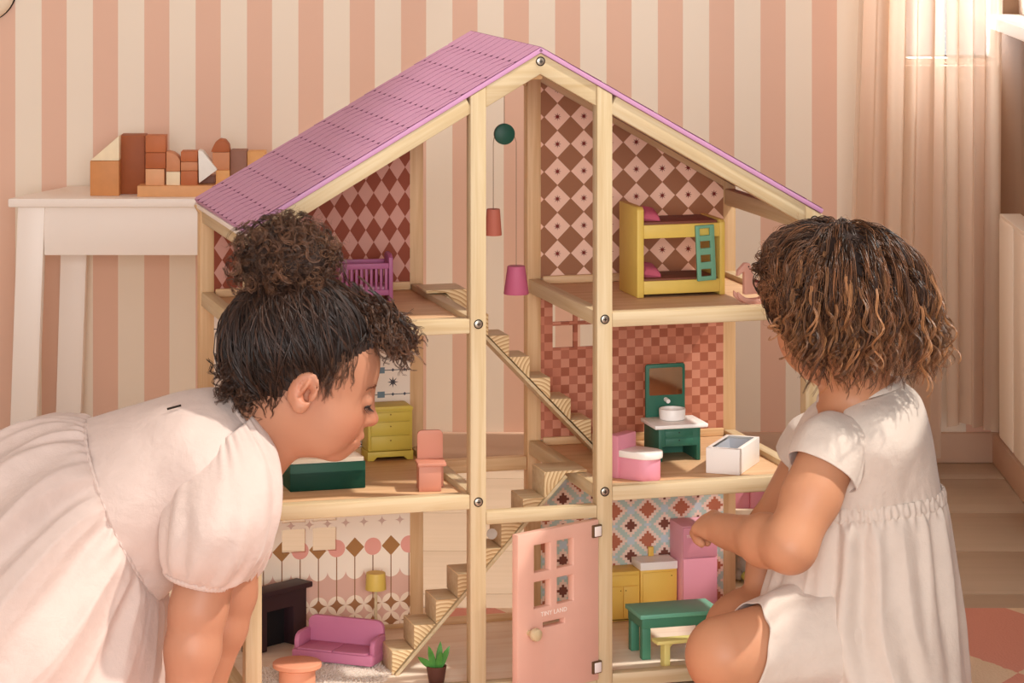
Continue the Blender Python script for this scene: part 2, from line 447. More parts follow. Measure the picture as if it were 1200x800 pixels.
def panel(m, u0, u1, z0, z1, holes=(), gable=False):
    y0, y1 = DEP - .012, DEP - .005
    mb = MB()
    if gable:
        t = .020
        mb.prism([(u0, z0), (u1, z0), (u1, roof_z(u1) - t), (u0, roof_z(u0) - t)], y0, y1, 'y')
    else:
        us = sorted({u0, u1, *[h[0] for h in holes], *[h[1] for h in holes]}); zs = sorted({z0, z1, *[h[2] for h in holes], *[h[3] for h in holes]})
        for a, b in zip(us[:-1], us[1:]):
            for c, d in zip(zs[:-1], zs[1:]):
                if any(h[0] <= a and b <= h[1] and h[2] <= c and d <= h[3] for h in holes): continue
                mb.box((a, y0, c), (b, y1, d))
        # drop the inner faces between touching cells
    o = obj('wallpaper_panel', mb, PM[m], HOUSE)
    return o
e = .010
for (u0, u1, names) in ((U[0] + e, U[1] - e, ('flowers', 'tiles', 'harlequin')), (U[2] + e, U[3] - e, ('pixel', 'checker', 'stars'))):
    lo = (.0215, ZB + .0103, ZA + .0103); hi = (ZB - .0103, ZA - .0103, 0)
    for k, nme in enumerate(names):
        holes = ()
        if nme == 'checker': holes = [(a, b, c, d) for a, b in ((.5206, .5537), (.5595, .5920)) for c, d in ((.4155, .4488), (.4540, .4870))]
        if nme == 'flowers': holes = [(a, b, c, d) for a, b in ((.1099, .1450), (.1555, .1910)) for c, d in ((.1350, .1692), (.1790, .2140))]
        panel(nme, u0, u1, lo[k], hi[k], holes, gable=(k == 2))

# roof ----------------------------------------------------------------
M_purple = mat('roof_purple', (200, 146, 182), rough=.5, var=.03, vscale=40)
M_groove = mat('roof_groove', (120, 66, 100), rough=.8)
ov = .012                                       # overhang in front and behind
def roof_panel(side):
    """a slab under the shingles; local x runs down the slope, y back, z outwards"""
    sgn = -1 if side == 'l' else 1
    L = math.hypot(RIDGE_U + .0155, RIDGE_Z - EAVE_Z)
    d = Vector((sgn * (RIDGE_U + .0155), 0, EAVE_Z - RIDGE_Z)).normalized()
    y = Vector((0, 1, 0)); z = Vector((-d.z * sgn, 0, abs(d.x))) if 0 else Vector((sgn * -d.z, 0, sgn * d.x))
    Mx = Matrix(((d.x, 0, z.x, RIDGE_U), (0, 1, 0, 0), (d.z, 0, z.z, RIDGE_Z), (0, 0, 0, 1)))
    if side == 'l':   # keep the frame right-handed
        Mx = Matrix(((d.x, 0, z.x, RIDGE_U), (0, -1, 0, 0), (d.z, 0, z.z, RIDGE_Z), (0, 0, 0, 1)))
    ya, yb = (-ov, DEP + ov) if side == 'r' else (-DEP - ov, ov)
    T = .0075
    mb = MB().box((0, ya, -T), (L, yb, -.0012))
    o = obj('roof_panel', mb, [M_purple], HOUSE, .0008, M=Mx)
    obj('roof_underlay', MB().box((.001, ya + .001, -.0013), (L - .001, yb - .001, -.0010)), M_groove, o)
    nr, nc = 11, 12
    rl = L / nr; cw = (yb - ya) / nc
    def sh(mb, x0, y0, w0=0, w1=1):
        """one shingle: straight flanks, rounded tip down the slope"""
        g = .0008
        pts = []
        for t in np.linspace(0, 1, 9):
            yy = (t - .5); xx = rl * (.90 + .40 * .5 * (1 + math.cos(2 * math.pi * yy)))
            pts.append((x0 + min(xx, 99), y0 + cw * .5 + yy * (cw - 2 * g)))
        pts = [(x0, y0 + g)] + [p for p in pts] + [(x0, y0 + cw - g)]
        pts = [(min(p[0], L), min(max(p[1], ya), yb)) for p in pts]
        n = len(pts)
        lift = lambda x: -.0012 + .0003 + .0006 * (x - x0) / (rl * 1.3)
        lo = [(p[0], p[1], lift(p[0]) - .0001) for p in pts]; hi = [(p[0], p[1], lift(p[0]) + .0005) for p in pts]
        return mb.add(lo + hi, [tuple(range(n - 1, -1, -1)), tuple(range(n, 2 * n))], 0), n
    def finish(mb, n):
        o0 = len(mb.v) - 2 * n
        fs = [(o0 + i, o0 + (i + 1) % n, o0 + (i + 1) % n + n, o0 + i + n) for i in range(n)]
        mb.f += fs; mb.m += [1] * n
    if side == 'l':
        for r_ in range(nr):
            off = (r_ % 2) * cw / 2
            for c in range(nc + (1 if r_ % 2 else 0)):
                y0 = ya + c * cw - off
                m1 = MB(); _, n = sh(m1, r_ * rl, y0); finish(m1, n)
                s = obj('shingle', m1, [M_purple, M_groove], o)
    else:
        m1 = MB()
        for r_ in range(nr):
            off = (r_ % 2) * cw / 2
            for c in range(nc + (1 if r_ % 2 else 0)):
                _, n = sh(m1, r_ * rl, ya + c * cw - off); finish(m1, n)
        s = obj('shingle_layer', m1, [M_purple, M_groove], o); s['kind'] = 'stuff'
    return o
roof_panel('l'); roof_panel('r')
# rafters just below the panels, front and back; thick is measured square to the slope
def rafter(ua, ub, v, h, w, m=None):
    off = .0078 + h / 2
    k = math.sqrt(1 + SLOPE ** 2)
    f = lambda u: (u, v, roof_z(u) - off * k)
    return beam('rafter', f(ua), f(ub), w, h, m, up=(0, 0, 1))
rafter(U[0] - .012, U[1] - P / 2, 0, .0215, .019); rafter(U[2] + P / 2, U[3] + .011, 0, .0245, .019)
rafter(U[0] - .012, U[1], DEP, .020, .017, M_pine_shaded); rafter(U[2], U[3] + .006, DEP, .020, .017, M_pine_shaded)
# ridge piece between the two inner posts, one mesh with its mitred peak
k = math.sqrt(1 + SLOPE ** 2); hh = .0255 * k; o7 = .0078 * k
mb = MB()
for (v, m) in ((0, M_pine), (DEP, M_pine_shaded)):
    mb = MB(); ua, ub = (U[1] + P / 2, U[2] - P / 2)
    mb.prism([(ua, roof_z(ua) - o7), (RIDGE_U, RIDGE_Z - o7), (ub, roof_z(ub) - o7), (ub, roof_z(ub) - o7 - hh), (RIDGE_U, RIDGE_Z - o7 - hh), (ua, roof_z(ua) - o7 - hh)], v - .0095, v + .0095, 'y')
    obj('ridge_rafter', mb, m, HOUSE, .0015)
screw(RIDGE_U, -.0095, .8695)
beam('ridge_beam', (RIDGE_U, .0095, .852), (RIDGE_U, DEP - .0095, .852), .018, .018, M_pine_shaded)
for u in (U[0], U[3]):
    z = roof_z(u) - .030
    beam('eave_rail', (u, P / 2, z), (u, DEP - P / 2, z), .016, .024)
mb = MB().box((-.0145, -ov, EAVE_Z - .013), (-.0085, DEP + ov, EAVE_Z - .0065)); obj('eave_trim', mb, M_white, HOUSE, .001)

# stairs --------------------------------------------------------------
def tread(pts, v0, v1):
    cu = sum(p[0] for p in pts) / len(pts); cz = sum(p[1] for p in pts) / len(pts)
    mb = MB().prism([(p[0] - cu, p[1] - cz) for p in pts], v0, v1, 'y', 0, 1)
    return obj('tread', mb, [M_endgrain, M_pine], HOUSE, .0009, M=Matrix.Translation((cu, 0, cz)))
dx, dz = .0315, .03345
for i in range(8):                                 # lower flight, climbing to the right
    u0, z = .2143 + i * dx, .0478 + i * dz
    if i < 7: tread([(u0, z), (u0 + dx, z), (u0 + .002, z - dz + .001), (u0, z - dz + .001)], .088, .151)
    else: tread([(u0, .2845), (.4975, .2845), (.4975, .281), (u0 + dx, .281), (u0 + .002, z - dz), (u0, z - dz)], .088, .151)
def stringer(p0, p1, v0, v1, t=.0045):
    p0, p1 = Vector(p0), Vector(p1); d = (p1 - p0).normalized(); n = Vector((d.y, -d.x)) * t
    if n.y > 0: n = -n
    mb = MB().prism([tuple(p0), tuple(p1), tuple(p1 + n), tuple(p0 + n)], v0, v1, 'y'); return obj('stringer', mb, M_pine, HOUSE, .0006)
stringer((.2185, .0155), (.2163 + 7.9 * dx, .0148 + 7.9 * dz), .086, .153)
ux, uz = .0310, .0319
for i in range(8):                                 # upper flight, coming down to the right
    z = .522 - i * uz; u1 = .357 + i * ux
    if i == 0: tread([(.297, .5265), (u1, .5265), (u1, z - uz), (u1 - .002, z - uz), (u1 - ux, .5222), (.297, .5222)], .2206, .2834)
    else: tread([(u1 - ux, z), (u1, z), (u1, z - uz + .001), (u1 - .002, z - uz + .001)], .215, .272)
stringer((.357 - ux + .001, .519), (.357 + 7.1 * ux, .518 - 8.1 * uz), .213, .274)
mb = MB().lathe([(.0075, 0), (.0075, .0015)], 24); obj('stair_peg', mb, mat('grey_dot', (196, 186, 172)), HOUSE, M=Matrix.Translation((.3575, .0872, .2025)) @ Matrix.Rotation(R(90), 4, 'X'))

# door ----------------------------------------------------------------
M_door = mat('door_pink', (228, 178, 158), rough=.55, var=.02)
ang = R(180 + 26)
DR = bpy.data.objects.new('door', None); COL.objects.link(DR); DR.parent = HOUSE
DW, DH, DT = .1500, .2210, .012
DR.location = (.4775, -.004, .0155); DR.rotation_euler = (0, 0, ang)
# local: x from hinge to free edge, y thickness (towards the back of the house is +y after the turn), z up
fx = lambda t: t * DW
px_to = lambda a: a
pan_x = [(.0478, .0780), (.0905, .1204)]
pan_z = [(.1170, .1530), (.1655, .2030)]
slot = (.0640, .1040, .0890, .0962)
holes = [(a, b, c, d) for a, b in pan_x for c, d in pan_z] + [slot]
mb = MB()
us = sorted({0, DW, *[h[0] for h in holes], *[h[1] for h in holes]}); zs = sorted({0, DH, *[h[2] for h in holes], *[h[3] for h in holes]})
me_v = {}
def holed_slab(us, zs, holes, y0, y1):
    """a slab with rectangular holes and no inner faces"""
    vid = {}; V = []; Fs = []
    def vv(a, y, c):
        k = (round(a, 6), round(y, 6), round(c, 6))
        if k not in vid: vid[k] = len(V); V.append((a, y, c))
        return vid[k]
    solid = lambda i, j: 0 <= i < len(us) - 1 and 0 <= j < len(zs) - 1 and not any(h[0] <= us[i] + 1e-7 and us[i + 1] <= h[1] + 1e-7 and h[2] <= zs[j] + 1e-7 and zs[j + 1] <= h[3] + 1e-7 for h in holes)
    for i in range(len(us) - 1):
        for j in range(len(zs) - 1):
            if not solid(i, j): continue
            a, b, c, d = us[i], us[i + 1], zs[j], zs[j + 1]
            Fs.append((vv(a, y0, c), vv(b, y0, c), vv(b, y0, d), vv(a, y0, d))); Fs.append((vv(a, y1, d), vv(b, y1, d), vv(b, y1, c), vv(a, y1, c)))
            if not solid(i - 1, j): Fs.append((vv(a, y0, c), vv(a, y0, d), vv(a, y1, d), vv(a, y1, c)))
            if not solid(i + 1, j): Fs.append((vv(b, y0, d), vv(b, y0, c), vv(b, y1, c), vv(b, y1, d)))
            if not solid(i, j - 1): Fs.append((vv(b, y0, c), vv(a, y0, c), vv(a, y1, c), vv(b, y1, c)))
            if not solid(i, j + 1): Fs.append((vv(a, y0, d), vv(b, y0, d), vv(b, y1, d), vv(a, y1, d)))
    return MB().add(V, Fs)
def rect_panel(name, u0, u1, z0, z1, holes, y0, y1, m, parent, bevel=0):
    us = sorted({u0, u1, *[h[0] for h in holes], *[h[1] for h in holes]}); zs = sorted({z0, z1, *[h[2] for h in holes], *[h[3] for h in holes]})
    return obj(name, holed_slab(us, zs, holes, y0, y1), m, parent, bevel)
rect_panel('door_leaf', 0, DW, 0, DH, holes, 0, DT, M_door, DR, .0012)
mb = MB().lathe([(.004, 0), (.004, .006), (.0075, .009), (.0092, .0135), (.0078, .0185), (.003, .021)], 24)
obj('door_knob', mb, M_pine, DR, smooth=True, M=Matrix.Translation((.1300, DT, .0865)) @ Matrix.Rotation(R(-90), 4, 'X'))
M_letter = mat('white_print', (250, 240, 230), rough=.5)
def text(name, s, size, m, parent, M, ext=.0002):
    c = bpy.data.curves.new(name, 'FONT'); c.body = s; c.size = size; c.extrude = ext; c.align_x = 'CENTER'; c.align_y = 'CENTER'; c.space_character = 1.1
    tmp = bpy.data.objects.new(name + '_tmp', c); COL.objects.link(tmp)
    dg = bpy.context.evaluated_depsgraph_get(); me = bpy.data.meshes.new_from_object(tmp.evaluated_get(dg))
    bpy.data.objects.remove(tmp); o = link(name, me, parent); me.materials.clear(); me.materials.append(m); o.matrix_local = M
    return o
# letters face +y of the door and read against local x
text('lettering', 'TINY LAND', .0086, M_letter, DR, Matrix.Translation((.0843, DT + .0003, .1075)) @ Matrix(((-1, 0, 0, 0), (0, 0, 1, 0), (0, 1, 0, 0), (0, 0, 0, 1))))
M_plate = mat('catch_white', (245, 235, 228), rough=.3)
for z in (.2060, .0185):
    h = obj('hinge', MB().box((-.003, DT - .006, z - .0085), (.0135, DT + .0035, z + .0085)), mat('hinge_dark', (112, 88, 62), rough=.4, metal=.5), DR, .001)
    obj('hinge_plate', MB().box((-.0005, DT + .0035, z - .0068), (.0115, DT + .0050, z + .0068)), M_plate, DR, .0006)

# hanging lamp --------------------------------------------------------
M_cord = mat('cord', (150, 120, 96), rough=.8)
LAMP = thing('pendant_lamp', 'hanging toy lamp with green disc and two shades under the dollhouse roof', 'lamp', H(.399, .17, .7532), HT)
mb = MB().lathe([(.0138, -.004), (.0150, -.003), (.0150, .003), (.0138, .004)], 40)
M_green = mat('toy_green_dark', (34, 82, 66), rough=.5)
obj('disc', mb, M_green, LAMP, smooth=True, M=Matrix.Rotation(R(90), 4, 'X'))
obj('cord', MB().tube([(0, 0, .015), (0, 0, .0905)], .0005, 6), M_cord, LAMP)
for dx_, z0, col, nm in ((-.0163, -.1065, (196, 112, 92), 'terracotta'), (.0178, -.1890, (186, 92, 122), 'purple')):
    obj('cord', MB().tube([(math.copysign(.0145, dx_), 0, -.002), (dx_, 0, -.012), (dx_, 0, z0 + .0)], .0005, 6), M_cord, LAMP)
    r0, r1, hgt = (.0096, .0122, .0375) if dx_ < 0 else (.0128, .0182, .0400)
    sh_ = obj('lamp_shade', MB().lathe([(r0 * .98, 0), (r0, -.001), (r1, -hgt + .001), (r1 * .97, -hgt)], 36), mat('shade_' + nm, col, rough=.6), LAMP, smooth=True, M=Matrix.Translation((dx_, 0, z0 + .0)))
    sh_['label'] = nm + ' tapered lamp shade'
# ------------------------------------------------------------------ toy furniture in the dollhouse (each a thing of its own)
GZ, BZ, AZ = .0143, ZB + .0028, ZA + .0028
def toy(name, label, cat, u, v, z, rz=0, group=None):
    return thing(name, label, cat, H(u, v, z), HT + rz, group)
def bxs(name, parent, m, *boxes, bevel=.0008, M=None):
    mb = MB()
    for lo, hi in boxes: mb.box(lo, hi)
    return obj(name, mb, m, parent, bevel, M=M)
def rounded(w, h, r, n=6, corners='tt', x0=0, z0=0):
    """outline of a w x h rectangle with the top (or all) corners rounded"""
    pts = []
    def arc(cx, cz, a0, a1):
        for i in range(n + 1):
            a = R(a0 + (a1 - a0) * i / n); pts.append((x0 + cx + r * math.cos(a), z0 + cz + r * math.sin(a)))
    if corners == 'all': arc(r, r, 180, 270); arc(w - r, r, 270, 360)
    else: pts.extend([(x0, z0), (x0 + w, z0)])
    arc(w - r, h - r, 0, 90); arc(r, h - r, 90, 180)
    return pts
M_grn = mat('toy_green', (44, 100, 80), rough=.5, var=.04, vscale=80)
M_grn_bed = mat('toy_green_bed', (24, 84, 64), rough=.5)
M_teal = mat('toy_teal_top', (110, 178, 150), rough=.45)
M_grn_mid = mat('toy_green_mid', (72, 132, 104), rough=.5)
M_yel = mat('toy_yellow', (222, 190, 92), rough=.5, var=.03, vscale=60)
M_yel_dull = mat('toy_mustard', (204, 180, 74), rough=.5)
M_kit = mat('toy_kitchen_yellow', (236, 196, 92), rough=.5)
M_paleyel = mat('toy_pale_yellow', (240, 226, 140), rough=.5)
M_lav = mat('toy_mauve', (192, 116, 146), rough=.5, var=.03)
M_crib = mat('toy_crib_purple', (176, 98, 138), rough=.5)
M_pk = mat('toy_pink', (226, 150, 168), rough=.5)
M_pk_hi = mat('toy_pink_light', (236, 170, 186), rough=.5)
M_terra = mat('toy_terracotta', (208, 140, 116), rough=.55)
M_terra2 = mat('toy_clay', (222, 150, 118), rough=.55)
M_rose = mat('toy_rose', (226, 170, 152), rough=.55)
M_brown = mat('toy_brown', (126, 70, 50), rough=.6)
M_fire = mat('toy_aubergine', (58, 36, 40), rough=.55)
M_fire_in = mat('toy_black', (18, 12, 14), rough=.8)
M_cushion = mat('cushion_plum', (196, 92, 112), rough=.85, bump=.15, bscale=400)
M_toywhite = mat('toy_white', (246, 240, 234), rough=.35)
M_grey = mat('tub_grey', (176, 178, 184), rough=.4)
M_line = mat('engraved_line', (120, 92, 36), rough=.9)
M_mirror = mat('mirror', (215, 208, 196), rough=.08, metal=1.0)
def fluff_build(m, nt, b, tc):
    out = nt.nodes['Material Output']; df = nt.nodes.new('ShaderNodeBsdfDiffuse'); tl = nt.nodes.new('ShaderNodeBsdfTranslucent'); mx = nt.nodes.new('ShaderNodeMixShader')
    df.inputs[0].default_value = rgb((252, 246, 238)); tl.inputs[0].default_value = rgb((252, 246, 238)); mx.inputs[0].default_value = .5
    nt.links.new(df.outputs[0], mx.inputs[1]); nt.links.new(tl.outputs[0], mx.inputs[2]); nt.links.new(mx.outputs[0], out.inputs[0])
M_fluff = mat('fluff_white', build=fluff_build)

# crib, upper storey
t = toy('crib', 'purple slatted toy crib on the upper floor beside the curly bun', 'crib', .172, .236, AZ, R(-6))
Wc, Dc = .078, .052
for x in (0, Wc - .006):
    mb = MB().prism([(0, 0), (Dc, 0), (Dc, .062), (Dc * .75, .066), (Dc * .25, .066), (0, .062)], x, x + .006, 'x'); obj('end_panel', mb, M_crib, t, .001)
for y in (0, Dc - .005):
    mb = MB().box((.006, y, .046), (Wc - .006, y + .005, .054)).box((.006, y, .008), (Wc - .006, y + .005, .016)); obj('side_rail', mb, M_crib, t, .0008)
    for i in range(9):
        x = .0095 + i * .0071; w = .0034 if 0 < i < 8 else .0040
        obj('slat', MB().box((x, y + .0008, .015), (x + w, y + .0042, .047)), M_crib, t, .0004)
obj('mattress', MB().box((.0065, .0055, .012), (Wc - .0065, Dc - .0055, .020)), mat('crib_mattress', (210, 150, 170), rough=.9), t, .003)

# bed, middle storey
t = toy('toy_bed', 'low dark green toy bed with a cream mattress under the leaning face', 'bed', .0740, .107, BZ, R(0))
L, D = .1070, .108
obj('bed_frame', holed_slab([0, L], [0, D], [], 0, .026), M_grn_bed, t, .001, M=Matrix(((1, 0, 0, 0), (0, 0, 1, 0), (0, 1, 0, 0), (0, 0, 0, 1))))
obj('headboard', MB().box((0, 0, .0), (L, .006, .0375)), M_grn_bed, t, .001)
obj('footboard', MB().box((0, D - .006, 0), (L, D, .0375)), M_grn_bed, t, .001)
for x in (0, L - .005): obj('side_board', MB().box((x, .006, .0), (x + .005, D - .006, .0370)), M_grn_bed, t, .001)
mb = MB(); n = 16
for i in range(n + 1):
    for j in range(n + 1):
        a, b = i / n, j / n
        ed = min(a, 1 - a, b, 1 - b); z = .0425 + .006 * (1 - math.exp(-ed * 18)) + .0012 * math.sin(a * 9 + b * 4)
        mb.v.append((.002 + a * (L - .004), .0025 + b * (D - .005), z))
for i in range(n):
    for j in range(n): k = i * (n + 1) + j; mb.f.append((k, k + n + 1, k + n + 2, k + 1)); mb.m.append(0)
rim = [i * (n + 1) for i in range(n + 1)] + [n * (n + 1) + j for j in range(1, n + 1)] + [i * (n + 1) + n for i in range(n - 1, -1, -1)] + [j for j in range(n - 1, 0, -1)]
o0 = len(mb.v)
for k in rim: v = mb.v[k]; mb.v.append((v[0], v[1], .0268))
for i in range(len(rim)): i2 = (i + 1) % len(rim); mb.f.append((rim[i], o0 + i, o0 + i2, rim[i2])); mb.m.append(0)
mb.f.append(tuple(range(o0, len(mb.v)))); mb.m.append(0)
obj('mattress', mb, mat('cream_cloth', (246, 230, 206), rough=.9, bump=.2, bscale=500), t, smooth=True)

# dresser, middle storey
t = toy('toy_dresser', 'mustard yellow toy chest of drawers against the tile paper', 'dresser', .2265, .284, BZ)
Wd, Dd, Hd = .066, .042, .078
obj('body', MB().box((0, .002, .014), (Wd, Dd, Hd - .006)), M_yel_dull, t, .0008)
obj('top', MB().prism([(-.0005, Hd - .006), (Wd + .0005, Hd - .006), (Wd + .0005, Hd - .002), (Wd - .003, Hd), (.003, Hd), (-.0005, Hd - .002)], 0, Dd, 'y'), M_yel_dull, t, .0005)
obj('plinth', MB().prism([(-.001, 0), (.008, 0), (.013, .005), (Wd - .013, .005), (Wd - .008, 0), (Wd + .001, 0), (Wd + .001, .013), (-.001, .013)], 0, Dd, 'y'), M_yel_dull, t, .0006)
for z0, z1 in ((.0165, .0355), (.0375, .0555), (.0575, .0695)):
    d = obj('drawer', MB().box((.004, -.0008, z0), (Wd - .004, .004, z1)), M_yel_dull, t, .0005)
    obj('keyhole', MB().lathe([(.0011, 0), (.0011, .0004)], 12), M_line, d, M=Matrix.Translation((Wd / 2, -.0008, (z0 + z1) / 2 + .003)) @ Matrix.Rotation(R(90), 4, 'X'))

# chair, middle storey
t = toy('toy_chair', 'terracotta toy chair with a rounded back near the stair opening', 'chair', .2470, .060, BZ, R(-8))
obj('backrest', MB().prism(rounded(.036, .0785, .007), .0335, .0385, 'y'), M_terra, t, .0008)
obj('seat', MB().box((-.003, -.002, .0345), (.037, .0335, .0395)), M_terra, t, .001)
obj('front_panel', MB().box((-.001, 0, 0), (.030, .005, .0345)), M_terra, t, .0006)
obj('leg', MB().prism([(.005, 0), (.0335, 0), (.0335, .0345), (.005, .0345)], -.001, .0035, 'x'), M_terra, t, .0006)
obj('leg', MB().box((.0305, .028, 0), (.036, .0335, .0345)), M_terra, t, .0006)

# fireplace, lower storey
t = toy('toy_fireplace', 'dark aubergine toy fireplace in the corner of the lowest floor', 'fireplace', .0505, .2460, GZ, R(32))
Wf = .104
obj('surround', holed_slab([0, .026, .078, Wf], [0, .056, .079], [(.026, .078, 0, .056)], 0, .026), M_fire, t, .001)
obj('firebox', MB().box((.024, .020, 0), (.080, .0262, .060)), M_fire_in, t)
obj('mantel', MB().box((-.006, -.007, .079), (Wf + .006, .027, .087)), M_fire, t, .0015)
obj('pilaster', MB().box((.002, -.002, 0), (.012, 0, .077)), M_fire, t, .0005)
# sofa
t = toy('toy_sofa', 'mauve pink toy sofa with rounded arms behind the round table', 'sofa', .0950, .1910, GZ, R(-37))
Ws = .124
obj('base', MB().box((0, -.004, .006), (Ws, .046, .021)), M_lav, t, .003)
obj('backrest', MB().prism(rounded(Ws - .008, .051, .012, x0=.004, z0=.008), .044, .052, 'y'), M_lav, t, .0015)
for x in (.0, Ws - .008):
    mb = MB().prism([(.004, .018), (.045, .018), (.045, .042), (.016, .042), (.008, .039), (.004, .032)], x, x + .008, 'x'); obj('armrest', mb, M_lav, t, .0025)
for x0, x1 in ((.009, Ws / 2 - .0006), (Ws / 2 + .0006, Ws - .009)): obj('seat_cushion', MB().box((x0, -.003, .0205), (x1, .043, .0235)), M_lav, t, .0012)
for x in (.012, Ws - .016):
    for y in (.004, .036): obj('foot', MB().box((x, y, 0), (x + .006, y + .006, .007)), M_lav, t)
# floor lamp
t = toy('toy_floor_lamp', 'toy floor lamp with a yellow drum shade behind the sofa', 'lamp', .2400, .295, GZ)
obj('base', MB().lathe([(.014, 0), (.014, .004), (.012, .005)], 32), M_pine, t, smooth=True)
obj('pole', MB().lathe([(.0024, .005), (.0024, .085)], 14), M_pine, t, smooth=True)
obj('lamp_shade', MB().lathe([(.0150, .070), (.0152, .0715), (.0140, .0935), (.0137, .0945)], 36), M_yel, t, smooth=True)
# fluffy rug and round table
t = None
def fluff(name, cx, cy, rx, ry, n, z, label):
    rng = np.random.default_rng(3); V = []; Fc = []
    base = MB()
    for k in range(40):
        a = 2 * math.pi * k / 40; V.append((rx * .93 * math.cos(a), ry * .93 * math.sin(a), .0035))
    Fc.append(tuple(range(40)))
    for i in range(n):
        a = rng.uniform(0, 2 * math.pi); r = math.sqrt(rng.uniform(0, 1)); p = Vector((rx * r * math.cos(a), ry * r * math.sin(a), .001))
        d = Vector((rng.normal(0, .6) + .5 * math.cos(a) * r, rng.normal(0, .6) + .5 * math.sin(a) * r, rng.uniform(.5, 1.1))).normalized()
        l = rng.uniform(.005, .0095); s = d.cross(Vector((rng.normal(), rng.normal(), .2))).normalized() * .00055
        b = len(V); bend = Vector((rng.normal(0, .002), rng.normal(0, .002), -.0015))
        V += [tuple(p - s), tuple(p + s), tuple(p + d * l * .6 + s * .8), tuple(p + d * l * .6 - s * .8), tuple(p + d * l + bend)]
        Fc += [(b, b + 1, b + 2, b + 3), (b + 3, b + 2, b + 4)]
    m = MB(); m.add(V, Fc)
    me = bpy.data.meshes.new(name); me.from_pydata(m.v, [], m.f); me.materials.append(M_fluff)
    o = link(name, me); o.location = H(cx, cy, z); o.rotation_euler = (0, 0, HT)
    return tag(o, label, 'rug')
fluff('fluffy_rug', .117, .104, .094, .084, 9000, GZ, 'round white fluffy toy rug under the clay coloured round table')
t = toy('toy_round_table', 'round clay coloured pedestal toy table on the fluffy rug', 'table', .0750, .0640, GZ + .002)
obj('tabletop', MB().lathe([(.0315, .0255), (.0335, .027), (.0335, .032), (.0320, .0333)], 48), M_terra2, t, smooth=True)
obj('pedestal', MB().lathe([(.0250, 0), (.0250, .0255)], 48), M_terra2, t, smooth=True)
# potted plant
t = toy('potted_plant', 'small toy snake plant in a brown pot in front of the stairs', 'plant', .2645, .0360, GZ)
obj('pot', MB().lathe([(.0098, 0), (.0105, .0006), (.0140, .0225), (.0142, .0235), (.0128, .0235), (.0125, .0205)], 32), mat('pot_brown', (96, 56, 44), rough=.6), t, smooth=True)
obj('soil', MB().lathe([(.0126, .0195), (.0126, .0205)], 24), mat('soil_light', (190, 178, 160), rough=.9), t)
M_leaf = mat('leaf_green', (76, 132, 58), rough=.45, var=.25, vscale=120)
rng = random.Random(5)
for k, (a, tilt, ln) in enumerate(((180, 52, .030), (200, 14, .034), (40, 10, .036), (340, 24, .031), (20, 34, .033), (120, 22, .030), (285, 18, .029))):
    a = R(a); tl = R(tilt); dirv = Vector((math.cos(a) * math.sin(tl), math.sin(a) * math.sin(tl), math.cos(tl))); side = dirv.cross(Vector((-.3, -1, .2))).normalized(); nrm = side.cross(dirv)
    V = []; Fc = []; n = 7
    for i in range(n + 1):
        q = i / n; w = .0046 * math.sin(math.pi * min(1, .18 + q * .82)) ** .8 * (1 if q < .99 else .02)
        p = Vector((math.cos(a) * .004, math.sin(a) * .004, .020)) + dirv * ln * q + nrm * .004 * q * q
        V += [p - side * w, p + nrm * -.0014 * (1 - q), p + side * w, p + nrm * .0016 * (1 - q)]
    for i in range(n):
        for j in range(4): j2 = (j + 1) % 4; Fc.append((i * 4 + j, i * 4 + j2, i * 4 + 4 + j2, i * 4 + 4 + j))
    Fc.append((3, 2, 1, 0)); Fc.append(tuple(n * 4 + j for j in range(4)))
    obj('leaf', MB().add(V, Fc), M_leaf, t, smooth=True)

# bunk bed, upper storey
t = toy('bunk_bed', 'mustard yellow toy bunk bed with plum cushions and a green ladder', 'bed', .5940, .1560, AZ)
Wb, Db = .1345, .086
for x, h0 in ((0, .131), (Wb - .0085, .109)):
    obj('end_board', MB().prism([(0, 0), (Db, 0), (Db, h0 + .0015), (Db * .5, h0 - .002), (0, h0 - .002)] if 0 else [(0, 0), (Db, 0), (Db, h0), (.006, h0), (0, h0 - .004)], x, x + .0105 if x == 0 else x + .0085, 'x'), M_yel, t, .0015)
for z0, z1, zm, zt in ((.0045, .0235, .0225, .0265), (.085, .1045, .1055, .1085)):
    for y in (.001, Db - .007): obj('side_rail', MB().box((.0105, y, z0), (Wb - .0085, y + .006, z1)), M_yel, t, .0008)
    obj('mattress', MB().box((.0108, .007, z0 + .004), (Wb - .0088, Db - .008, zt)), M_brown, t, .003)
def cushion(name, label, u, v, z, s, rz):
    n = 14; V = []; Fc = []
    for sgn in (1, -1):
        for i in range(n + 1):
            for j in range(n + 1):
                a, b = 2 * i / n - 1, 2 * j / n - 1
                pin = 1 - .10 * (1 - a * a) * abs(b) ** 3 * 1.0 - .10 * (1 - b * b) * abs(a) ** 3
                V.append((a * s[0] * (1 - .10 * (1 - b * b) * 0 - .12 * (1 - abs(b)) * 0) * (1 - .12 * (1 - b * b) * abs(a)), b * s[1] * (1 - .12 * (1 - a * a) * abs(b)), sgn * s[2] * ((1 - a ** 4) * (1 - b ** 4)) ** .6))
    for q in range(2):
        for i in range(n):
            for j in range(n):
                k = q * (n + 1) ** 2 + i * (n + 1) + j; f = (k, k + n + 1, k + n + 2, k + 1); Fc.append(f if q == 0 else f[::-1])
    m = obj(name, MB().add(V, Fc), M_cushion, smooth=True)
    m.location = H(u, v, z); m.rotation_euler = (R(16), R(10), HT + rz)
    return tag(m, label, 'cushion', 'plum cushions on the bunk bed')
cushion('toy_cushion', 'plum toy cushion on the upper bunk', .6215, .190, AZ + .1160, (.0150, .021, .0080), 0)
cushion('toy_cushion', 'plum toy cushion on the lower bunk', .6215, .190, AZ + .0350, (.0150, .021, .0085), .1)
pr_ = [(.003, .0245)]
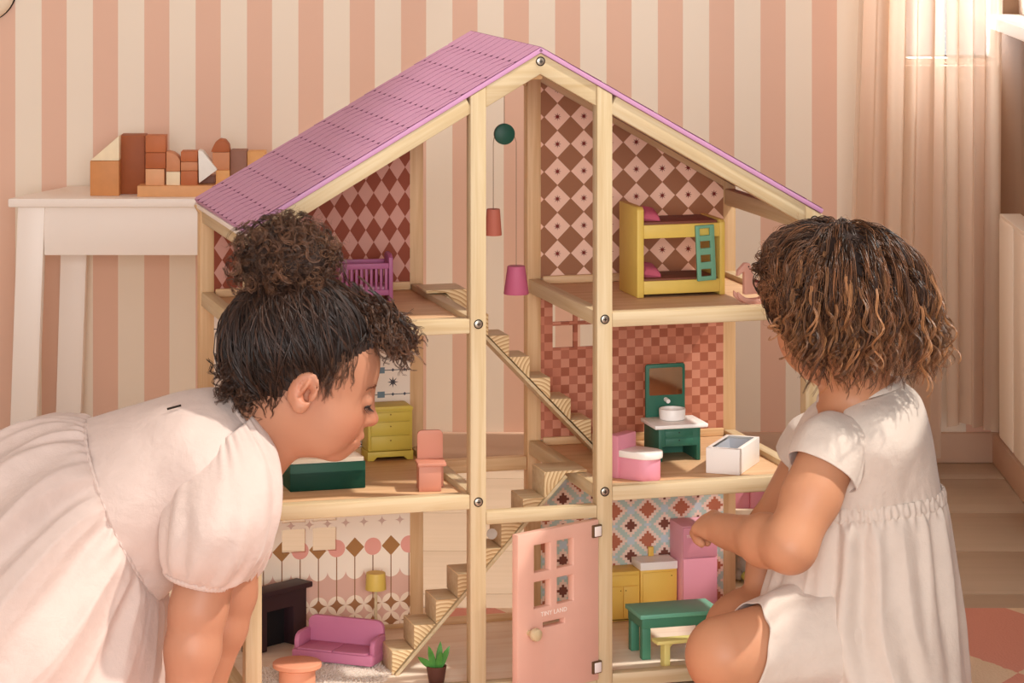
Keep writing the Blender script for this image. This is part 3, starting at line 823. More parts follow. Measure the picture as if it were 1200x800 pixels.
lad = rect_panel('ladder', 0, .0285, 0, .0805, [(.0062, .0215, z, z + .0105) for z in (.0065, .0270, .0470, .0655)], 0, .005, mat('ladder_green', (110, 164, 134), rough=.5), t, .0008)
lad.matrix_local = Matrix.Translation((.0905, -.0058, .0215)) @ Matrix.Rotation(R(-2.5), 4, 'Y')
# rocking horse
t = toy('rocking_horse', 'small rose pink toy rocking horse facing away from the girl', 'toy horse', .7080, .0420, AZ, R(6)); t.scale = (1.0, 1.0, 1.2)
hp = [(.0125, .0125), (.0125, .0395), (.0100, .0385), (.0015, .0345), (.0030, .0415), (.0135, .0500), (.0205, .0495), (.0225, .0465), (.0295, .0265), (.042, .0240), (.050, .0235), (.0505, .0130)]
obj('body', MB().prism([(p[0], p[1]) for p in hp], .006, .0145, 'y'), M_rose, t, .0012)
for y in (.001, .0145):
    rk = [(.000 + .0585 * i / 14, .0105 * ((2 * i / 14 - 1) ** 2) ** 1.2) for i in range(15)]
    rk2 = [(p[0], p[1] + .0068) for p in rk[::-1]]
    obj('rocker', MB().prism(rk + rk2, y, y + .005, 'y'), M_rose, t, .001)
obj('saddle', MB().prism([(.0285, .0268), (.046, .0240), (.046, .0265), (.036, .0275), (.0300, .0305)], .004, .0165, 'y'), mat('saddle_brown', (104, 44, 36), rough=.7), t, .0006)
obj('eye', MB().lathe([(.0010, 0), (.0010, .0003)], 10), M_dark, t, M=Matrix.Translation((.0185, .0060, .0455)) @ Matrix.Rotation(R(90), 4, 'X'))

# toilet, middle storey
t = toy('toy_toilet', 'pink toy toilet with a white seat at the edge of the bathroom floor', 'toilet', .5395, .0465, BZ, R(-14))
def dpts(l, w, r=10):
    """a seat outline: straight behind, round in front (towards +x)"""
    p = [(0, -w / 2), (l - w / 2, -w / 2)]
    p += [(l - w / 2 + w / 2 * math.cos(a), w / 2 * math.sin(a)) for a in np.linspace(-math.pi / 2, math.pi / 2, 2 * r + 1)[1:-1]]
    return p + [(l - w / 2, w / 2), (0, w / 2)]
obj('cistern', MB().box((-.012, -.0205, 0), (.004, .0205, .0545)), M_pk, t, .0012)
mb = MB().prism([(p[0] * .98 + .002, p[1] * .95) for p in dpts(.050, .038)], 0, .0275, 'z'); obj('bowl', mb, M_pk, t, .0008)
mb = MB().prism([(p[0] + .004, p[1]) for p in dpts(.050, .040)], .0275, .0365, 'z'); obj('toilet_seat', mb, M_toywhite, t, .0015)
t.rotation_euler[2] = HT + R(-52); t.location = H(.5530, .0880, BZ); t.scale = (1.12, 1.12, 1.1)
# vanity
t = toy('toy_vanity', 'dark green toy washstand with a mirror and white worktop', 'washstand', .6300, .1660, BZ, R(0))
Wv, Dv = .0640, .068
obj('body', holed_slab([0, .006, Wv - .006, Wv], [0, .0215, .0475], [(.006, Wv - .006, 0, .0215)], 0, Dv), M_grn, t, .0008)
obj('back_board', MB().box((.004, Dv - .006, 0), (Wv - .004, Dv - .001, .023)), M_grn, t)
for z0, z1 in ((.0235, .0330), (.0348, .0440)):
    d = obj('drawer', MB().box((.010, -.0012, z0), (Wv - .012, .003, z1)), M_grn, t, .0005)
    obj('drawer_hole', MB().lathe([(.0010, 0), (.0010, .0004)], 10), M_fire_in, d, M=Matrix.Translation((Wv / 2 - .001, -.0012, (z0 + z1) / 2 + .002)) @ Matrix.Rotation(R(90), 4, 'X'))
obj('worktop', MB().box((-.007, -.005, .0475), (Wv + .0105, Dv - .004, .0535)), M_toywhite, t, .0018)
mf = obj('mirror_frame', MB().prism(rounded(.061, .0905, .004, x0=.0015, z0=.0400), Dv - .004, Dv + .0015, 'y'), M_grn, t, .0012)
obj('mirror_glass', MB().prism(rounded(.051, .0400, .0025, corners='all', x0=.0065, z0=.0850), Dv - .0052, Dv - .004, 'y'), M_mirror, mf)
obj('tap', MB().tube([(.032, Dv - .004, .0785), (.033, Dv - .014, .0770)], .0032, 14), M_toywhite, t, smooth=True)
obj('basin', MB().lathe([(.0155, 0), (.0188, .0012), (.0195, .0150), (.0190, .0162), (.0172, .0162), (.0168, .0140), (.0150, .0060), (.001, .0050)], 40), M_toywhite, t, smooth=True, M=Matrix.Translation((.0335, Dv - .030, .0535)))
# bathtub
t = toy('toy_bathtub', 'white toy bathtub with a grey hollow on the bathroom floor', 'bathtub', .6700, .0740, BZ, R(-32))
# footprint from its three seen corners: short side to the front, long side running back
A = Vector((0, 0)); e1 = Vector((.0495, 0)); Lt = .1040
t.rotation_euler[2] = HT + R(-36)
Wt = .0500; Ht = .0365
shear = .30
hole = [(.008, .012), (Wt - .008, .012), (Wt - .008, Lt - .012), (.008, Lt - .012)]
mb = MB()
out = [(0, 0), (Wt, 0), (Wt, Lt), (0, Lt)]
def q3(ps, z): return [(p[0] + 0 * p[1], p[1], z) for p in ps]
inn = [(.006, .008), (Wt - .006, .008), (Wt - .006, Lt - .008), (.006, Lt - .008)]; bot = [(.011, .024), (Wt - .011, .024), (Wt - .011, Lt - .016), (.011, Lt - .016)]
V = q3(out, 0) + q3(out, Ht) + q3(inn, Ht) + q3(bot, .010)
Fc = [(3, 2, 1, 0)] + [(i, (i + 1) % 4, (i + 1) % 4 + 4, i + 4) for i in range(4)] + [(i + 4, (i + 1) % 4 + 4, (i + 1) % 4 + 8, i + 8) for i in range(4)]
obj('tub', MB().add(V, Fc), M_toywhite, t, .0010)
obj('tub_lining', MB().add(q3([(p[0] + (.0004 if p[0] < Wt / 2 else -.0004), p[1] + (.0004 if p[1] < Lt / 2 else -.0004)) for p in inn], Ht - .003) + q3(bot, .0102), [(i, (i + 1) % 4, (i + 1) % 4 + 4, i + 4) for i in range(4)] + [(4, 5, 6, 7)]), M_grey, t)

# kitchen, lowest storey
def cab_unit(name, label, u, w, h, doors, drawer, worktop):
    t = toy(name, label, 'cabinet', u, .2870, GZ)
    d = .045
    obj('body', MB().box((0, .0015, 0), (w, d, h)), M_kit, t, .0008)
    obj('toe_line', MB().box((.001, .0008, .0015), (w - .001, .0016, .0030)), M_line, t)
    top = h - .004
    if drawer:
        obj('drawer', MB().box((.003, -.0006, h - .020), (w - .003, .003, h - .005)), M_kit, t, .0006); top = h - .0215
    k = (w - .005) / doors
    for i in range(doors):
        dr = obj('door', MB().box((.0025 + i * k + .0006, -.0006, .0045), (.0025 + (i + 1) * k - .0006, .003, top)), M_kit, t, .0006)
        if doors > 1: hx = .0025 + k - .004 if i == 0 else .0025 + k + .004
        else: hx = w - .009
        obj('finger_hole', MB().lathe([(.0009, 0), (.0009, .0004)], 10), M_line, dr, M=Matrix.Translation((hx, -.0007, top - .006)) @ Matrix.Rotation(R(90), 4, 'X'))
    return t
cab_unit('kitchen_cabinet', 'yellow toy kitchen cabinet with a drawer above two doors', .5890, .0520, .0730, 2, True, False)
t = cab_unit('sink_cabinet', 'yellow toy sink cabinet with a single door beside the fridge', .6425, .0570, .0735, 1, False, True)
sk = obj('sink', MB().add(q3([(-.001, -.002), (.0570, -.002), (.0570, .043), (-.001, .043)], .0735) + q3([(-.001, -.002), (.0570, -.002), (.0570, .043), (-.001, .043)], .0850)
         + q3([(.004, .004), (.052, .004), (.052, .034), (.004, .034)], .0850) + q3([(.006, .006), (.050, .006), (.050, .032), (.006, .032)], .0770),
         [(3, 2, 1, 0)] + [(i, (i + 1) % 4, (i + 1) % 4 + 4, i + 4) for i in range(4)] + [(i + 4, (i + 1) % 4 + 4, (i + 1) % 4 + 8, i + 8) for i in range(4)] + [(8, 9, 10, 11)]), M_toywhite, t, .0006)
tp = obj('tap', MB().box((.0245, .037, .0850), (.0325, .042, .0990)), M_kit, t, .0008)
t = toy('toy_fridge', 'pink toy fridge with a freezer box on top against the patterned wall', 'fridge', .7020, .2690, GZ)
obj('fridge_body', MB().box((0, .0015, 0), (.0540, .060, .1385)), M_pk_hi, t, .0008)
obj('door', MB().box((.0004, -.0022, .0015), (.0536, .0015, .0905)), M_pk, t, .0008)
d2 = obj('freezer_door', MB().box((.0004, -.0022, .0925), (.0536, .0015, .1370)), M_pk, t, .0008)
text('lettering', 'TINY LAND', .0058, M_letter, d2, Matrix.Translation((.0215, -.0024, .1240)) @ Matrix.Rotation(R(90), 4, 'X'))
for z in (.018, .062, .104): obj('hinge_slot', MB().box((.0536, .002, z), (.0545, .005, z + .008)), M_brown, t)
# dining table and bench
t = toy('toy_table', 'green toy dining table with a teal top in the kitchen', 'table', .5720, .0690, GZ)
Wt_, Dt_ = .1180, .0680
for i, (x, y) in enumerate(((.002, .002), (Wt_ - .0145, .002), (Wt_ - .0145, Dt_ - .0145), (.002, Dt_ - .0145))): obj('leg', MB().box((x, y, 0), (x + .0125, y + .0125, .0440)), M_grn_mid, t, .0006)
obj('apron', holed_slab([.0015, .008, Wt_ - .008, Wt_ - .0015], [.0015, .008, Dt_ - .008, Dt_ - .0015], [(.008, Wt_ - .008, .008, Dt_ - .008)], .0440, .0590), M_grn_mid, t, .0006, M=Matrix(((1, 0, 0, 0), (0, 0, 1, 0), (0, 1, 0, 0), (0, 0, 0, 1))))
obj('tabletop', MB().box((-.002, -.002, .0580), (Wt_ + .002, Dt_ + .002, .0640)), M_teal, t, .0008)
t = toy('toy_bench', 'pale yellow toy bench in front of the green table', 'bench', .5815, .0175, GZ, R(2))
Lb = .098
obj('seat', MB().box((-.003, 0, .0335), (Lb, .024, .0385)), M_paleyel, t, .001)
for x in (.009, Lb - .022): obj('leg', MB().box((x, .003, 0), (x + .0085, .021, .0335)), M_paleyel, t, .0008)
for x, sg in ((.0175, 1), (Lb - .022, -1)):
    pts = [(x, .0335), (x, .0200)] + [(x + sg * .012 * (1 - math.cos(a)), .0200 + .0135 * math.sin(a)) for a in np.linspace(0, math.pi / 2, 8)[1:]]
    obj('brace', MB().prism(pts, .008, .015, 'y'), M_paleyel, t, .0004)
# ------------------------------------------------------------------ table with wooden blocks, left
TZ = .517
def wt(px, py, d): p = at(px, py, d); return (p.x, p.y)
tb = thing('side_table', 'white painted wooden side table carrying the toy blocks', 'table', (-.75, 5.80, FLOOR_Z))
Mloc = Matrix.Translation((.75, -5.80, -FLOOR_Z))
def tobj(name, mb, m, bevel=0, **k): return obj(name, mb, m, tb, bevel, M=Mloc, **k)
FYt, BYt = 5.735, 5.945
mb = MB().prism([(-.921, FYt), (-.235, FYt), (-.235, BYt), (-.838, BYt)], TZ - .0165, TZ, 'z'); tobj('tabletop', mb, M_white, .003)
mb = MB().box((-.856, FYt + .012, .412), (-.27, FYt + .028, TZ - .0165)); tobj('apron', mb, M_white, .001)
mb = MB().box((-.80, BYt - .030, .412), (-.27, BYt - .014, TZ - .0165)); tobj('apron', mb, M_white, .001)
def leg(top, bot, w0, w1, d):
    x0, y0 = top; x1, y1 = bot; mb = MB()
    vs = [(x1 , y1, FLOOR_Z), (x1 + w1, y1, FLOOR_Z), (x1 + w1, y1 + d, FLOOR_Z), (x1, y1 + d, FLOOR_Z), (x0, y0, TZ - .0165), (x0 + w0, y0, TZ - .0165), (x0 + w0, y0 + d, TZ - .0165), (x0, y0 + d, TZ - .0165)]
    mb.add(vs, [(3, 2, 1, 0), (4, 5, 6, 7), (0, 1, 5, 4), (1, 2, 6, 5), (2, 3, 7, 6), (3, 0, 4, 7)]); tobj('leg', mb, M_white, .002)
leg((-.904, FYt + .008), (-.922, FYt + .010), .050, .048, .030)
leg((-.845, BYt - .045), (-.860, BYt - .045), .050, .046, .030)
leg((-.295, FYt + .008), (-.29, FYt + .010), .050, .048, .030)
leg((-.295, BYt - .045), (-.29, BYt - .045), .050, .046, .030)

BC = {'ochre': (206, 140, 84), 'rust': (176, 96, 52), 'rust2': (190, 110, 66), 'cream': (242, 224, 190), 'tan': (222, 164, 112), 'clay': (206, 140, 100), 'umber': (150, 104, 86), 'white': (246, 242, 236), 'peach': (224, 168, 124), 'gold': (228, 168, 104), 'deep': (156, 82, 38)}
BD = 5.775
def blk(name, label, pts, col, d=BD, depth=.035, m=None):
    """a block from its outline in the photograph's picture, standing d metres away"""
    P3 = [at(x, y, d) for x, y in pts]
    c = Vector((sum(p.x for p in P3) / len(P3), d + depth / 2, min(p.z for p in P3)))
    o = obj(name, MB().prism([(p.x - c.x, p.z - c.z) for p in P3], -depth / 2, depth / 2, 'y'), mat('block_' + col, BC[col], rough=.55, var=.05, vscale=50), None, .0012)
    o.location = c
    return tag(o, label, 'toy block', 'wooden toy blocks on the side table')
def base_y(d): return HORIZON + (CAM_H - TZ) * F_PX / d
by = base_y(BD)
q = lambda x0, y0, x1, y1: [(x0, y0), (x1, y0), (x1, y1), (x0, y1)]
blk('toy_block', 'large ochre cube block at the free end of the table', q(105.5, 188.6, 139.5, by), 'ochre')
blk('wedge_block', 'cream triangular wedge block on top of the ochre cube', [(105.5, 188.3), (139.5, 188.3), (139.5, 159)], 'cream')
blk('tall_block', 'tall rust brown block beside the cream wedge', q(140.2, 159, 169.6, base_y(BD + .03)), 'deep', BD + .03, .05)
yy = base_y(BD - .015)
blk('plank_block', 'long flat tan plank block carrying the small blocks', q(160.8, 217.8, 262, yy), 'tan', BD - .015, .05)
yt = 217.6
blk('toy_block', 'small peach cube block at the near end of the plank', q(170.5, 198, 192.5, yt), 'peach')
blk('toy_block', 'rust brown block directly on top of the peach cube', q(170.5, 179, 194, 197.7), 'rust')
blk('toy_block', 'topmost reddish block of the stack on the peach cube', q(170.5, 159, 194, 178.7), 'rust2')
blk('toy_block', 'cream cube block standing on the plank', q(194.8, 201.2, 211, yt), 'cream')
blk('toy_block', 'clay block with a rounded shoulder on the cream cube', [(194.8, 200.9), (211, 200.9), (211, 188), (208, 183), (203, 179.5), (197, 177.8), (194.8, 177.6)], 'clay')
blk('toy_block', 'rust block on the plank right of the cream cube', q(211.8, 200.2, 231.4, yt), 'rust2')
blk('toy_block', 'flat clay block in the middle of the third stack', q(211.8, 189.6, 231.4, 199.9), 'clay')
blk('toy_block', 'flat reddish block on top of the third stack', q(211.8, 177.5, 231.4, 189.3), 'rust2')
blk('triangle_block', 'bright white triangle block pointing sideways', [(232.2, 176), (237, 177), (254.5, 199), (233, 214.8)], 'white', BD - .006, .03)
blk('toy_block', 'umber block partly behind the white triangle', q(233.5, 206, 252, yt), 'umber', BD + .03, .03)
blk('toy_block', 'gold cube block low behind the roof edge', q(253, 199.6, 269, yt), 'gold')
blk('toy_block', 'peach block stacked under the domed block', q(249, 178.4, 269, 199.3), 'clay', BD + .004)
blk('dome_block', 'rust domed block on top of the peach block', [(247, 178.1), (269, 178.1), (267.5, 170), (263, 164.5), (257, 163.4), (252.5, 166.5), (249.5, 172)], 'rust', BD + .004)
blk('toy_block', 'tall dusky mauve brown block behind the roof edge', q(270, 176, 289, base_y(BD + .01)), 'umber', BD + .01)
blk('toy_block', 'gold block at the end near the roof', q(289.6, 177.5, 311, base_y(BD + .015)), 'gold', BD + .015)

# ------------------------------------------------------------------ curtain, radiator, wall light
def curtain_build(m, nt, b, tc):
    out = nt.nodes['Material Output']; df = nt.nodes.new('ShaderNodeBsdfDiffuse'); tl = nt.nodes.new('ShaderNodeBsdfTranslucent'); tr = nt.nodes.new('ShaderNodeBsdfTransparent')
    df.inputs[0].default_value = rgb((232, 206, 182)); tl.inputs[0].default_value = rgb((240, 222, 204))
    m1 = nt.nodes.new('ShaderNodeMixShader'); m1.inputs[0].default_value = .45; nt.links.new(df.outputs[0], m1.inputs[1]); nt.links.new(tl.outputs[0], m1.inputs[2])
    m2 = nt.nodes.new('ShaderNodeMixShader'); m2.inputs[0].default_value = .24; nt.links.new(m1.outputs[0], m2.inputs[1]); nt.links.new(tr.outputs[0], m2.inputs[2])
    nt.links.new(m2.outputs[0], out.inputs[0])
M_curtain = mat('sheer_cloth', build=curtain_build)
def curtain(name, label, d, edges_top, edges_bot, ztop, zbot, nf, amp, seed):
    rng = np.random.default_rng(seed); nx, nz = 160, 40; V = []; Fc = []
    ph = rng.uniform(0, 6, 4); x0t, x1t = edges_top; x0b, x1b = edges_bot
    for j in range(nz + 1):
        t = j / nz; x0 = x0t + (x0b - x0t) * t ** 1.2; x1 = x1t + (x1b - x1t) * t
        z = ztop + (zbot - ztop) * t
        for i in range(nx + 1):
            s = i / nx
            w = math.sin(2 * math.pi * nf * s + ph[0] + .5 * math.sin(3 * s + ph[2]) + .25 * t) + .45 * math.sin(2 * math.pi * nf * 2.3 * s + ph[1] - .5 * t)
            V.append((x0 + (x1 - x0) * s + .006 * math.sin(nf * 12 * s + ph[3]), d + amp * w * (.75 + .35 * t), z + (.006 * math.sin(5 * s) if j == nz else 0)))
    for j in range(nz):
        for i in range(nx): k = j * (nx + 1) + i; Fc.append((k, k + 1, k + nx + 2, k + nx + 1))
    o = obj(name, MB().add(V, Fc), M_curtain, smooth=True)
    return tag(o, label, 'curtain')
xa = lambda px, d: (px - 600) * d / F_PX
cd = 5.82
curtain('sheer_curtain', 'long sheer beige curtain hanging in the corner by the window', cd, (xa(1028, cd), xa(1112, cd)), (xa(985, cd), xa(1100, cd)), 2.2, .03, 3.2, .020, 4)
curtain('sheer_curtain', 'sheer pale curtain panel nearest the radiator, its hem above the floor', cd - .03, (xa(1108, cd), xa(1173, cd)), (xa(1110, cd), xa(1163, cd)), 2.2, CAM_H - (500 - HORIZON) * (cd - .03) / F_PX, 1.9, .016, 9)
rod = tag(obj('curtain_rod', MB().tube([(.55, cd - .015, 2.21), (.915, cd - .015, 2.21)], .010, 16), M_white, smooth=True), 'white curtain rod above the sheer curtains', 'rod')

M_rad = mat('radiator_enamel', (240, 226, 210), rough=.3)
rd = thing('radiator', 'cream panel radiator on the wall under the window', 'radiator', (.885, 5.2, 0))
y1r, z0r, z1r = 5.575, .112, .505
for k in range(5):
    y = y1r - 5.2 - .08 - k * .16
    obj('panel_rib', MB().box((-.022, y - .074, z0r), (-.006, y + .074, z1r)), M_rad, rd, .006)
obj('panel_back', MB().box((-.008, -.5, z0r + .01), (.0, y1r - 5.2 - .004, z1r - .01)), M_rad, rd, .002)
obj('top_grille', MB().box((-.020, -.5, z1r - .006), (.018, y1r - 5.2 - .002, z1r + .004)), M_rad, rd, .002)
obj('end_cap', MB().box((-.020, y1r - 5.2 - .006, z0r + .012), (.018, y1r - 5.2, z1r)), M_rad, rd, .003)
for y in (-.3, .25): obj('bracket', MB().box((.0, y, .2), (.040, y + .03, .4)), M_rad, rd)

wl = thing('wall_disc', 'pale round wall lamp shade at the top corner of the striped wall', 'lamp', (-.99, BACK - .02, 1.158 - .0))
obj('shade', MB().lathe([(.001, .055), (.03, .052), (.055, .036), (.064, .012), (.062, 0)], 40), mat('shade_cream', (248, 232, 208), rough=.5), wl, smooth=True, M=Matrix.Rotation(R(90), 4, 'X') )
obj('rim', MB().lathe([(.0655, 0), (.0655, .004), (.0615, .004), (.0615, 0)], 40, cap=False), M_dark, wl, M=Matrix.Rotation(R(90), 4, 'X'))
wl.location = (xa(-22, BACK - .02), BACK - .001, CAM_H - (-14 - HORIZON) * BACK / F_PX)

# ------------------------------------------------------------------ woven rug
def rug_build(m, nt, b, tc):
    sp = nt.nodes.new('ShaderNodeSeparateXYZ'); nt.links.new(tc.outputs['Object'], sp.inputs[0])
    x, y = E(sp.outputs[0]), E(sp.outputs[1])
    n = nt.nodes.new('ShaderNodeTexNoise'); n.inputs['Scale'].default_value = 40; nt.links.new(tc.outputs['Object'], n.inputs['Vector'])
    w = (E(n.outputs['Fac']) - .5) * .03
    f = (x.cell(.26, .064).abs() / .26 + (y + w * .3).cell(.44, -.02).abs() / .44) + w < .5
    f2 = (x.cell(.26, .064).abs() / .26 + (y + w * .3).cell(.44, -.02).abs() / .44) + w < .40
    c = mix(nt, f, rgb((228, 160, 142)), rgb((238, 214, 186)))
    nt.links.new(c, b.inputs['Base Color'])
    vo = nt.nodes.new('ShaderNodeTexNoise'); vo.inputs['Scale'].default_value = 260; vo.inputs['Detail'].default_value = 2; nt.links.new(tc.outputs['Object'], vo.inputs['Vector'])
    bp = nt.nodes.new('ShaderNodeBump'); bp.inputs['Strength'].default_value = .6; bp.inputs['Distance'].default_value = .003
    nt.links.new(vo.outputs['Fac'], bp.inputs['Height']); nt.links.new(bp.outputs[0], b.inputs['Normal'])
M_rug = mat('woven_rug', rough=.95, spec=.1, build=rug_build)
mb = MB().box((-1.2, -1.2, FLOOR_Z), (.86, .355, -.0008))
rug = tag(obj('woven_rug', mb, M_rug, None, .003), 'large woven rug with pink and cream diamonds under the dollhouse', 'rug'); rug.location = (0, 4.45, 0)

# ------------------------------------------------------------------ low toy shelf behind the dollhouse
M_cream = mat('shelf_cream', (244, 226, 200), rough=.45)
sx, sy = .318, 4.835
ts = thing('toy_shelf', 'low cream toy shelf behind the dollhouse seen past the kneeling child', 'shelf', (sx, sy, FLOOR_Z))
Z = -FLOOR_Z
for x in (0, .262): obj('side_panel', MB().box((x, 0, 0), (x + .012, .20, .19)), M_cream, ts, .002)
obj('front_board', holed_slab([.012, .082, .112, .262], [.112, .130, .152], [(.082, .112, .112, .130)], 0, .010), M_cream, ts, .001)
obj('tray', MB().box((.012, .01, .106), (.262, .20, .114)), M_cream, ts, .001)
obj('back_board', MB().box((.012, .19, .02), (.262, .20, .19)), M_cream, ts, .001)
obj('bottom_board', MB().box((.012, 0, .022), (.262, .20, .034)), M_cream, ts, .001)
b = tag(obj('toy_box', MB().box((0, 0, 0), (.034, .06, .062)).box((.034, -.004, 0), (.062, .06, .075)), M_pk, None, .003), 'pink toy box lying in the tray of the low shelf', 'box'); b.location = (sx + .016, sy + .018, FLOOR_Z + .1145)
b = tag(obj('toy_bowl', MB().lathe([(.02, 0), (.038, .012), (.046, .048), (.044, .048), (.035, .014), (.001, .006)], 40), mat('bowl_rust', (186, 84, 48), rough=.5), None, smooth=True), 'rust red toy bowl beside the pink box in the shelf tray', 'bowl'); b.location = (sx + .130, sy + .065, FLOOR_Z + .1145)
pl = thing('plush_animal', 'pale grey plush animal sitting on the low shelf', 'plush toy', (sx + .045, sy + .05, FLOOR_Z + .0360))
M_plush = mat('plush_grey', (214, 208, 204), rough=.95, bump=.5, bscale=300)
mb = MB().ball((0, 0, .022), (.020, .017, .023)); obj('body', mb, M_plush, pl, smooth=True)
obj('head', MB().ball((-.004, -.006, .052), (.014, .013, .013)), M_plush, pl, smooth=True)
for s_ in (-1, 1): obj('ear', MB().ball((-.004 + s_ * .009, -.004, .060), (.005, .003, .008)), mat('plush_dark', (150, 140, 136), rough=.95), pl, smooth=True)
for s_ in (-1, 1): obj('leg', MB().ball((s_ * .012, -.016, .008), (.007, .012, .008)), M_plush, pl, smooth=True)
bk = tag(obj('toy_basket', MB().lathe([(.030, 0), (.034, .004), (.038, .052), (.036, .054), (.032, .052), (.029, .006), (.001, .005)], 36), mat('basket_tan', (216, 168, 126), rough=.8, bump=.4, bscale=150), None, smooth=True), 'tan toy basket beside the plush animal on the low shelf', 'basket'); bk.location = (sx + .110, sy + .075, FLOOR_Z + .0345)
lp = tag(obj('plush_frog', MB().ball((0, 0, .011), (.026, .018, .011)).ball((.010, -.004, .022), (.010, .009, .006)), mat('plush_lime', (222, 222, 130), rough=.95, bump=.4, bscale=300), None, smooth=True), 'flat lime green plush toy at the front of the low shelf', 'plush toy'); lp.location = (sx + .062, sy + .020, FLOOR_Z + .0345)
# ------------------------------------------------------------------ bodies: one smooth surface grown from rounded bones
class Field:
    def __init__(s): s.p = []
    def cone(s, a, b, ra, rb, k=.02, op=1):
        a, b = np.array(a, float), np.array(b, float); s.p.append(('c', a, b, ra, rb, k, op)); return s
    def chain(s, pts, rs, k=.02):
        for i in range(len(pts) - 1): s.cone(pts[i], pts[i + 1], rs[i], rs[i + 1], k)
        return s
    def ell(s, c, r, Rm=None, k=.02, op=1):
        s.p.append(('e', np.array(c, float), np.array(r, float), np.eye(3) if Rm is None else np.array(Rm, float), None, k, op)); return s
    @staticmethod
    def dist(p, P):
        if p[0] == 'c':
            _, a, b, ra, rb, k, op = p
            ba = b - a; h = np.clip(((P - a) @ ba) / max(ba @ ba, 1e-12), 0, 1)
            return np.linalg.norm(P - a - h[:, None] * ba, axis=1) - (ra + (rb - ra) * h)
        _, c, r, Rm, _, k, op = p
        q = (P - c) @ Rm                            # columns of Rm are the axes
        k0 = np.linalg.norm(q / r, axis=1); k1 = np.linalg.norm(q / (r * r), axis=1)
        return k0 * (k0 - 1) / np.maximum(k1, 1e-9)
    def eval(s, P, idx=None):
        d = np.full(len(P), 1.0)
        for i, p in enumerate(s.p):
            if idx is not None and not idx[i]: continue
            e = Field.dist(p, P); k, op = p[5], p[6]
            if op > 0: h = np.maximum(k - np.abs(d - e), 0) / k; d = np.minimum(d, e) - h * h * k * .25
            else: h = np.maximum(k - np.abs(d + e), 0) / k; d = np.maximum(d, -e) + h * h * k * .25
        return d
    def mesh(s, h=.0024, B=20, lo=None, hi=None):
        los, his = [], []
        for p in s.p:
            if p[6] < 0: continue
            if p[0] == 'c': r = max(p[3], p[4]); los.append(np.minimum(p[1], p[2]) - r); his.append(np.maximum(p[1], p[2]) + r)
            else: r = p[2].max(); los.append(p[1] - r); his.append(p[1] + r)
        lo = np.min(los, 0) - .02; hi = np.max(his, 0) + .02
        nb = np.ceil((hi - lo) / (h * B)).astype(int); n = nb * B + 1
        G = np.ones(n, np.float32)
        bi = np.stack(np.meshgrid(*[np.arange(q) for q in nb], indexing='ij'), -1).reshape(-1, 3)
        ctr = lo + (bi + .5) * B * h; diag = B * h * .5 * 1.7321
        dc = s.eval(ctr)
        pd = np.stack([Field.dist(p, ctr) for p in s.p], 1); ks = np.array([p[5] for p in s.p])
        near = pd < diag * 1.25 + ks + .01
        loc = np.stack(np.meshgrid(*[np.arange(B + 1)] * 3, indexing='ij'), -1).reshape(-1, 3)
        for q in range(len(bi)):
            i, j, k = bi[q] * B
            if abs(dc[q]) > diag * 1.4 + .012:
                if dc[q] < 0: G[i:i + B + 1, j:j + B + 1, k:k + B + 1] = -1
                continue
            P = lo + (loc + bi[q] * B) * h
            G[i:i + B + 1, j:j + B + 1, k:k + B + 1] = s.eval(P, near[q]).reshape(B + 1, B + 1, B + 1)
        return surface_nets(G, lo, h)

def surface_nets(G, lo, h):
    neg = G < 0; n = np.array(G.shape)
    cnt = np.zeros(n - 1, np.int8)
    for dx in (0, 1):
        for dy in (0, 1):
            for dz in (0, 1): cnt += neg[dx:n[0] - 1 + dx, dy:n[1] - 1 + dy, dz:n[2] - 1 + dz]
    act = np.argwhere((cnt > 0) & (cnt < 8)); ids = -np.ones(n - 1, np.int32); ids[tuple(act.T)] = np.arange(len(act))
    cv = {}
    for dx in (0, 1):
        for dy in (0, 1):
            for dz in (0, 1): cv[dx, dy, dz] = G[act[:, 0] + dx, act[:, 1] + dy, act[:, 2] + dz].astype(float)
    acc = np.zeros((len(act), 3)); w = np.zeros(len(act)); cs = list(cv)
    for a in cs:
        for ax in range(3):
            if a[ax]: continue
            b = list(a); b[ax] = 1; b = tuple(b); va, vb = cv[a], cv[b]; m = (va < 0) != (vb < 0)
            t = np.where(m, va / np.where(m, va - vb, 1), 0); p = np.tile(np.array(a, float), (len(act), 1)); p[:, ax] += t
            acc[m] += p[m]; w[m] += 1
    V = lo + (act + acc / w[:, None]) * h
    F = []
    for ax in range(3):
        sl0 = [slice(1, -1)] * 3; sl1 = [slice(1, -1)] * 3
        sl0[ax] = slice(0, -1); sl1[ax] = slice(1, None)
        a, b = neg[tuple(sl0)], neg[tuple(sl1)]; e = np.argwhere(a != b); flip = a[tuple(e.T)]
        off = np.array([1, 1, 1]); off[ax] = 0; e = e + off
        u, v = (ax + 1) % 3, (ax + 2) % 3; du = np.zeros(3, int); dv = np.zeros(3, int); du[u] = 1; dv[v] = 1
        q = [ids[tuple((e - du - dv).T)], ids[tuple((e - dv).T)], ids[tuple(e.T)], ids[tuple((e - du).T)]]
        q = np.stack(q, 1); q[~flip] = q[~flip][:, ::-1]
        F.append(q[(q >= 0).all(1)])
    return V, np.concatenate(F)

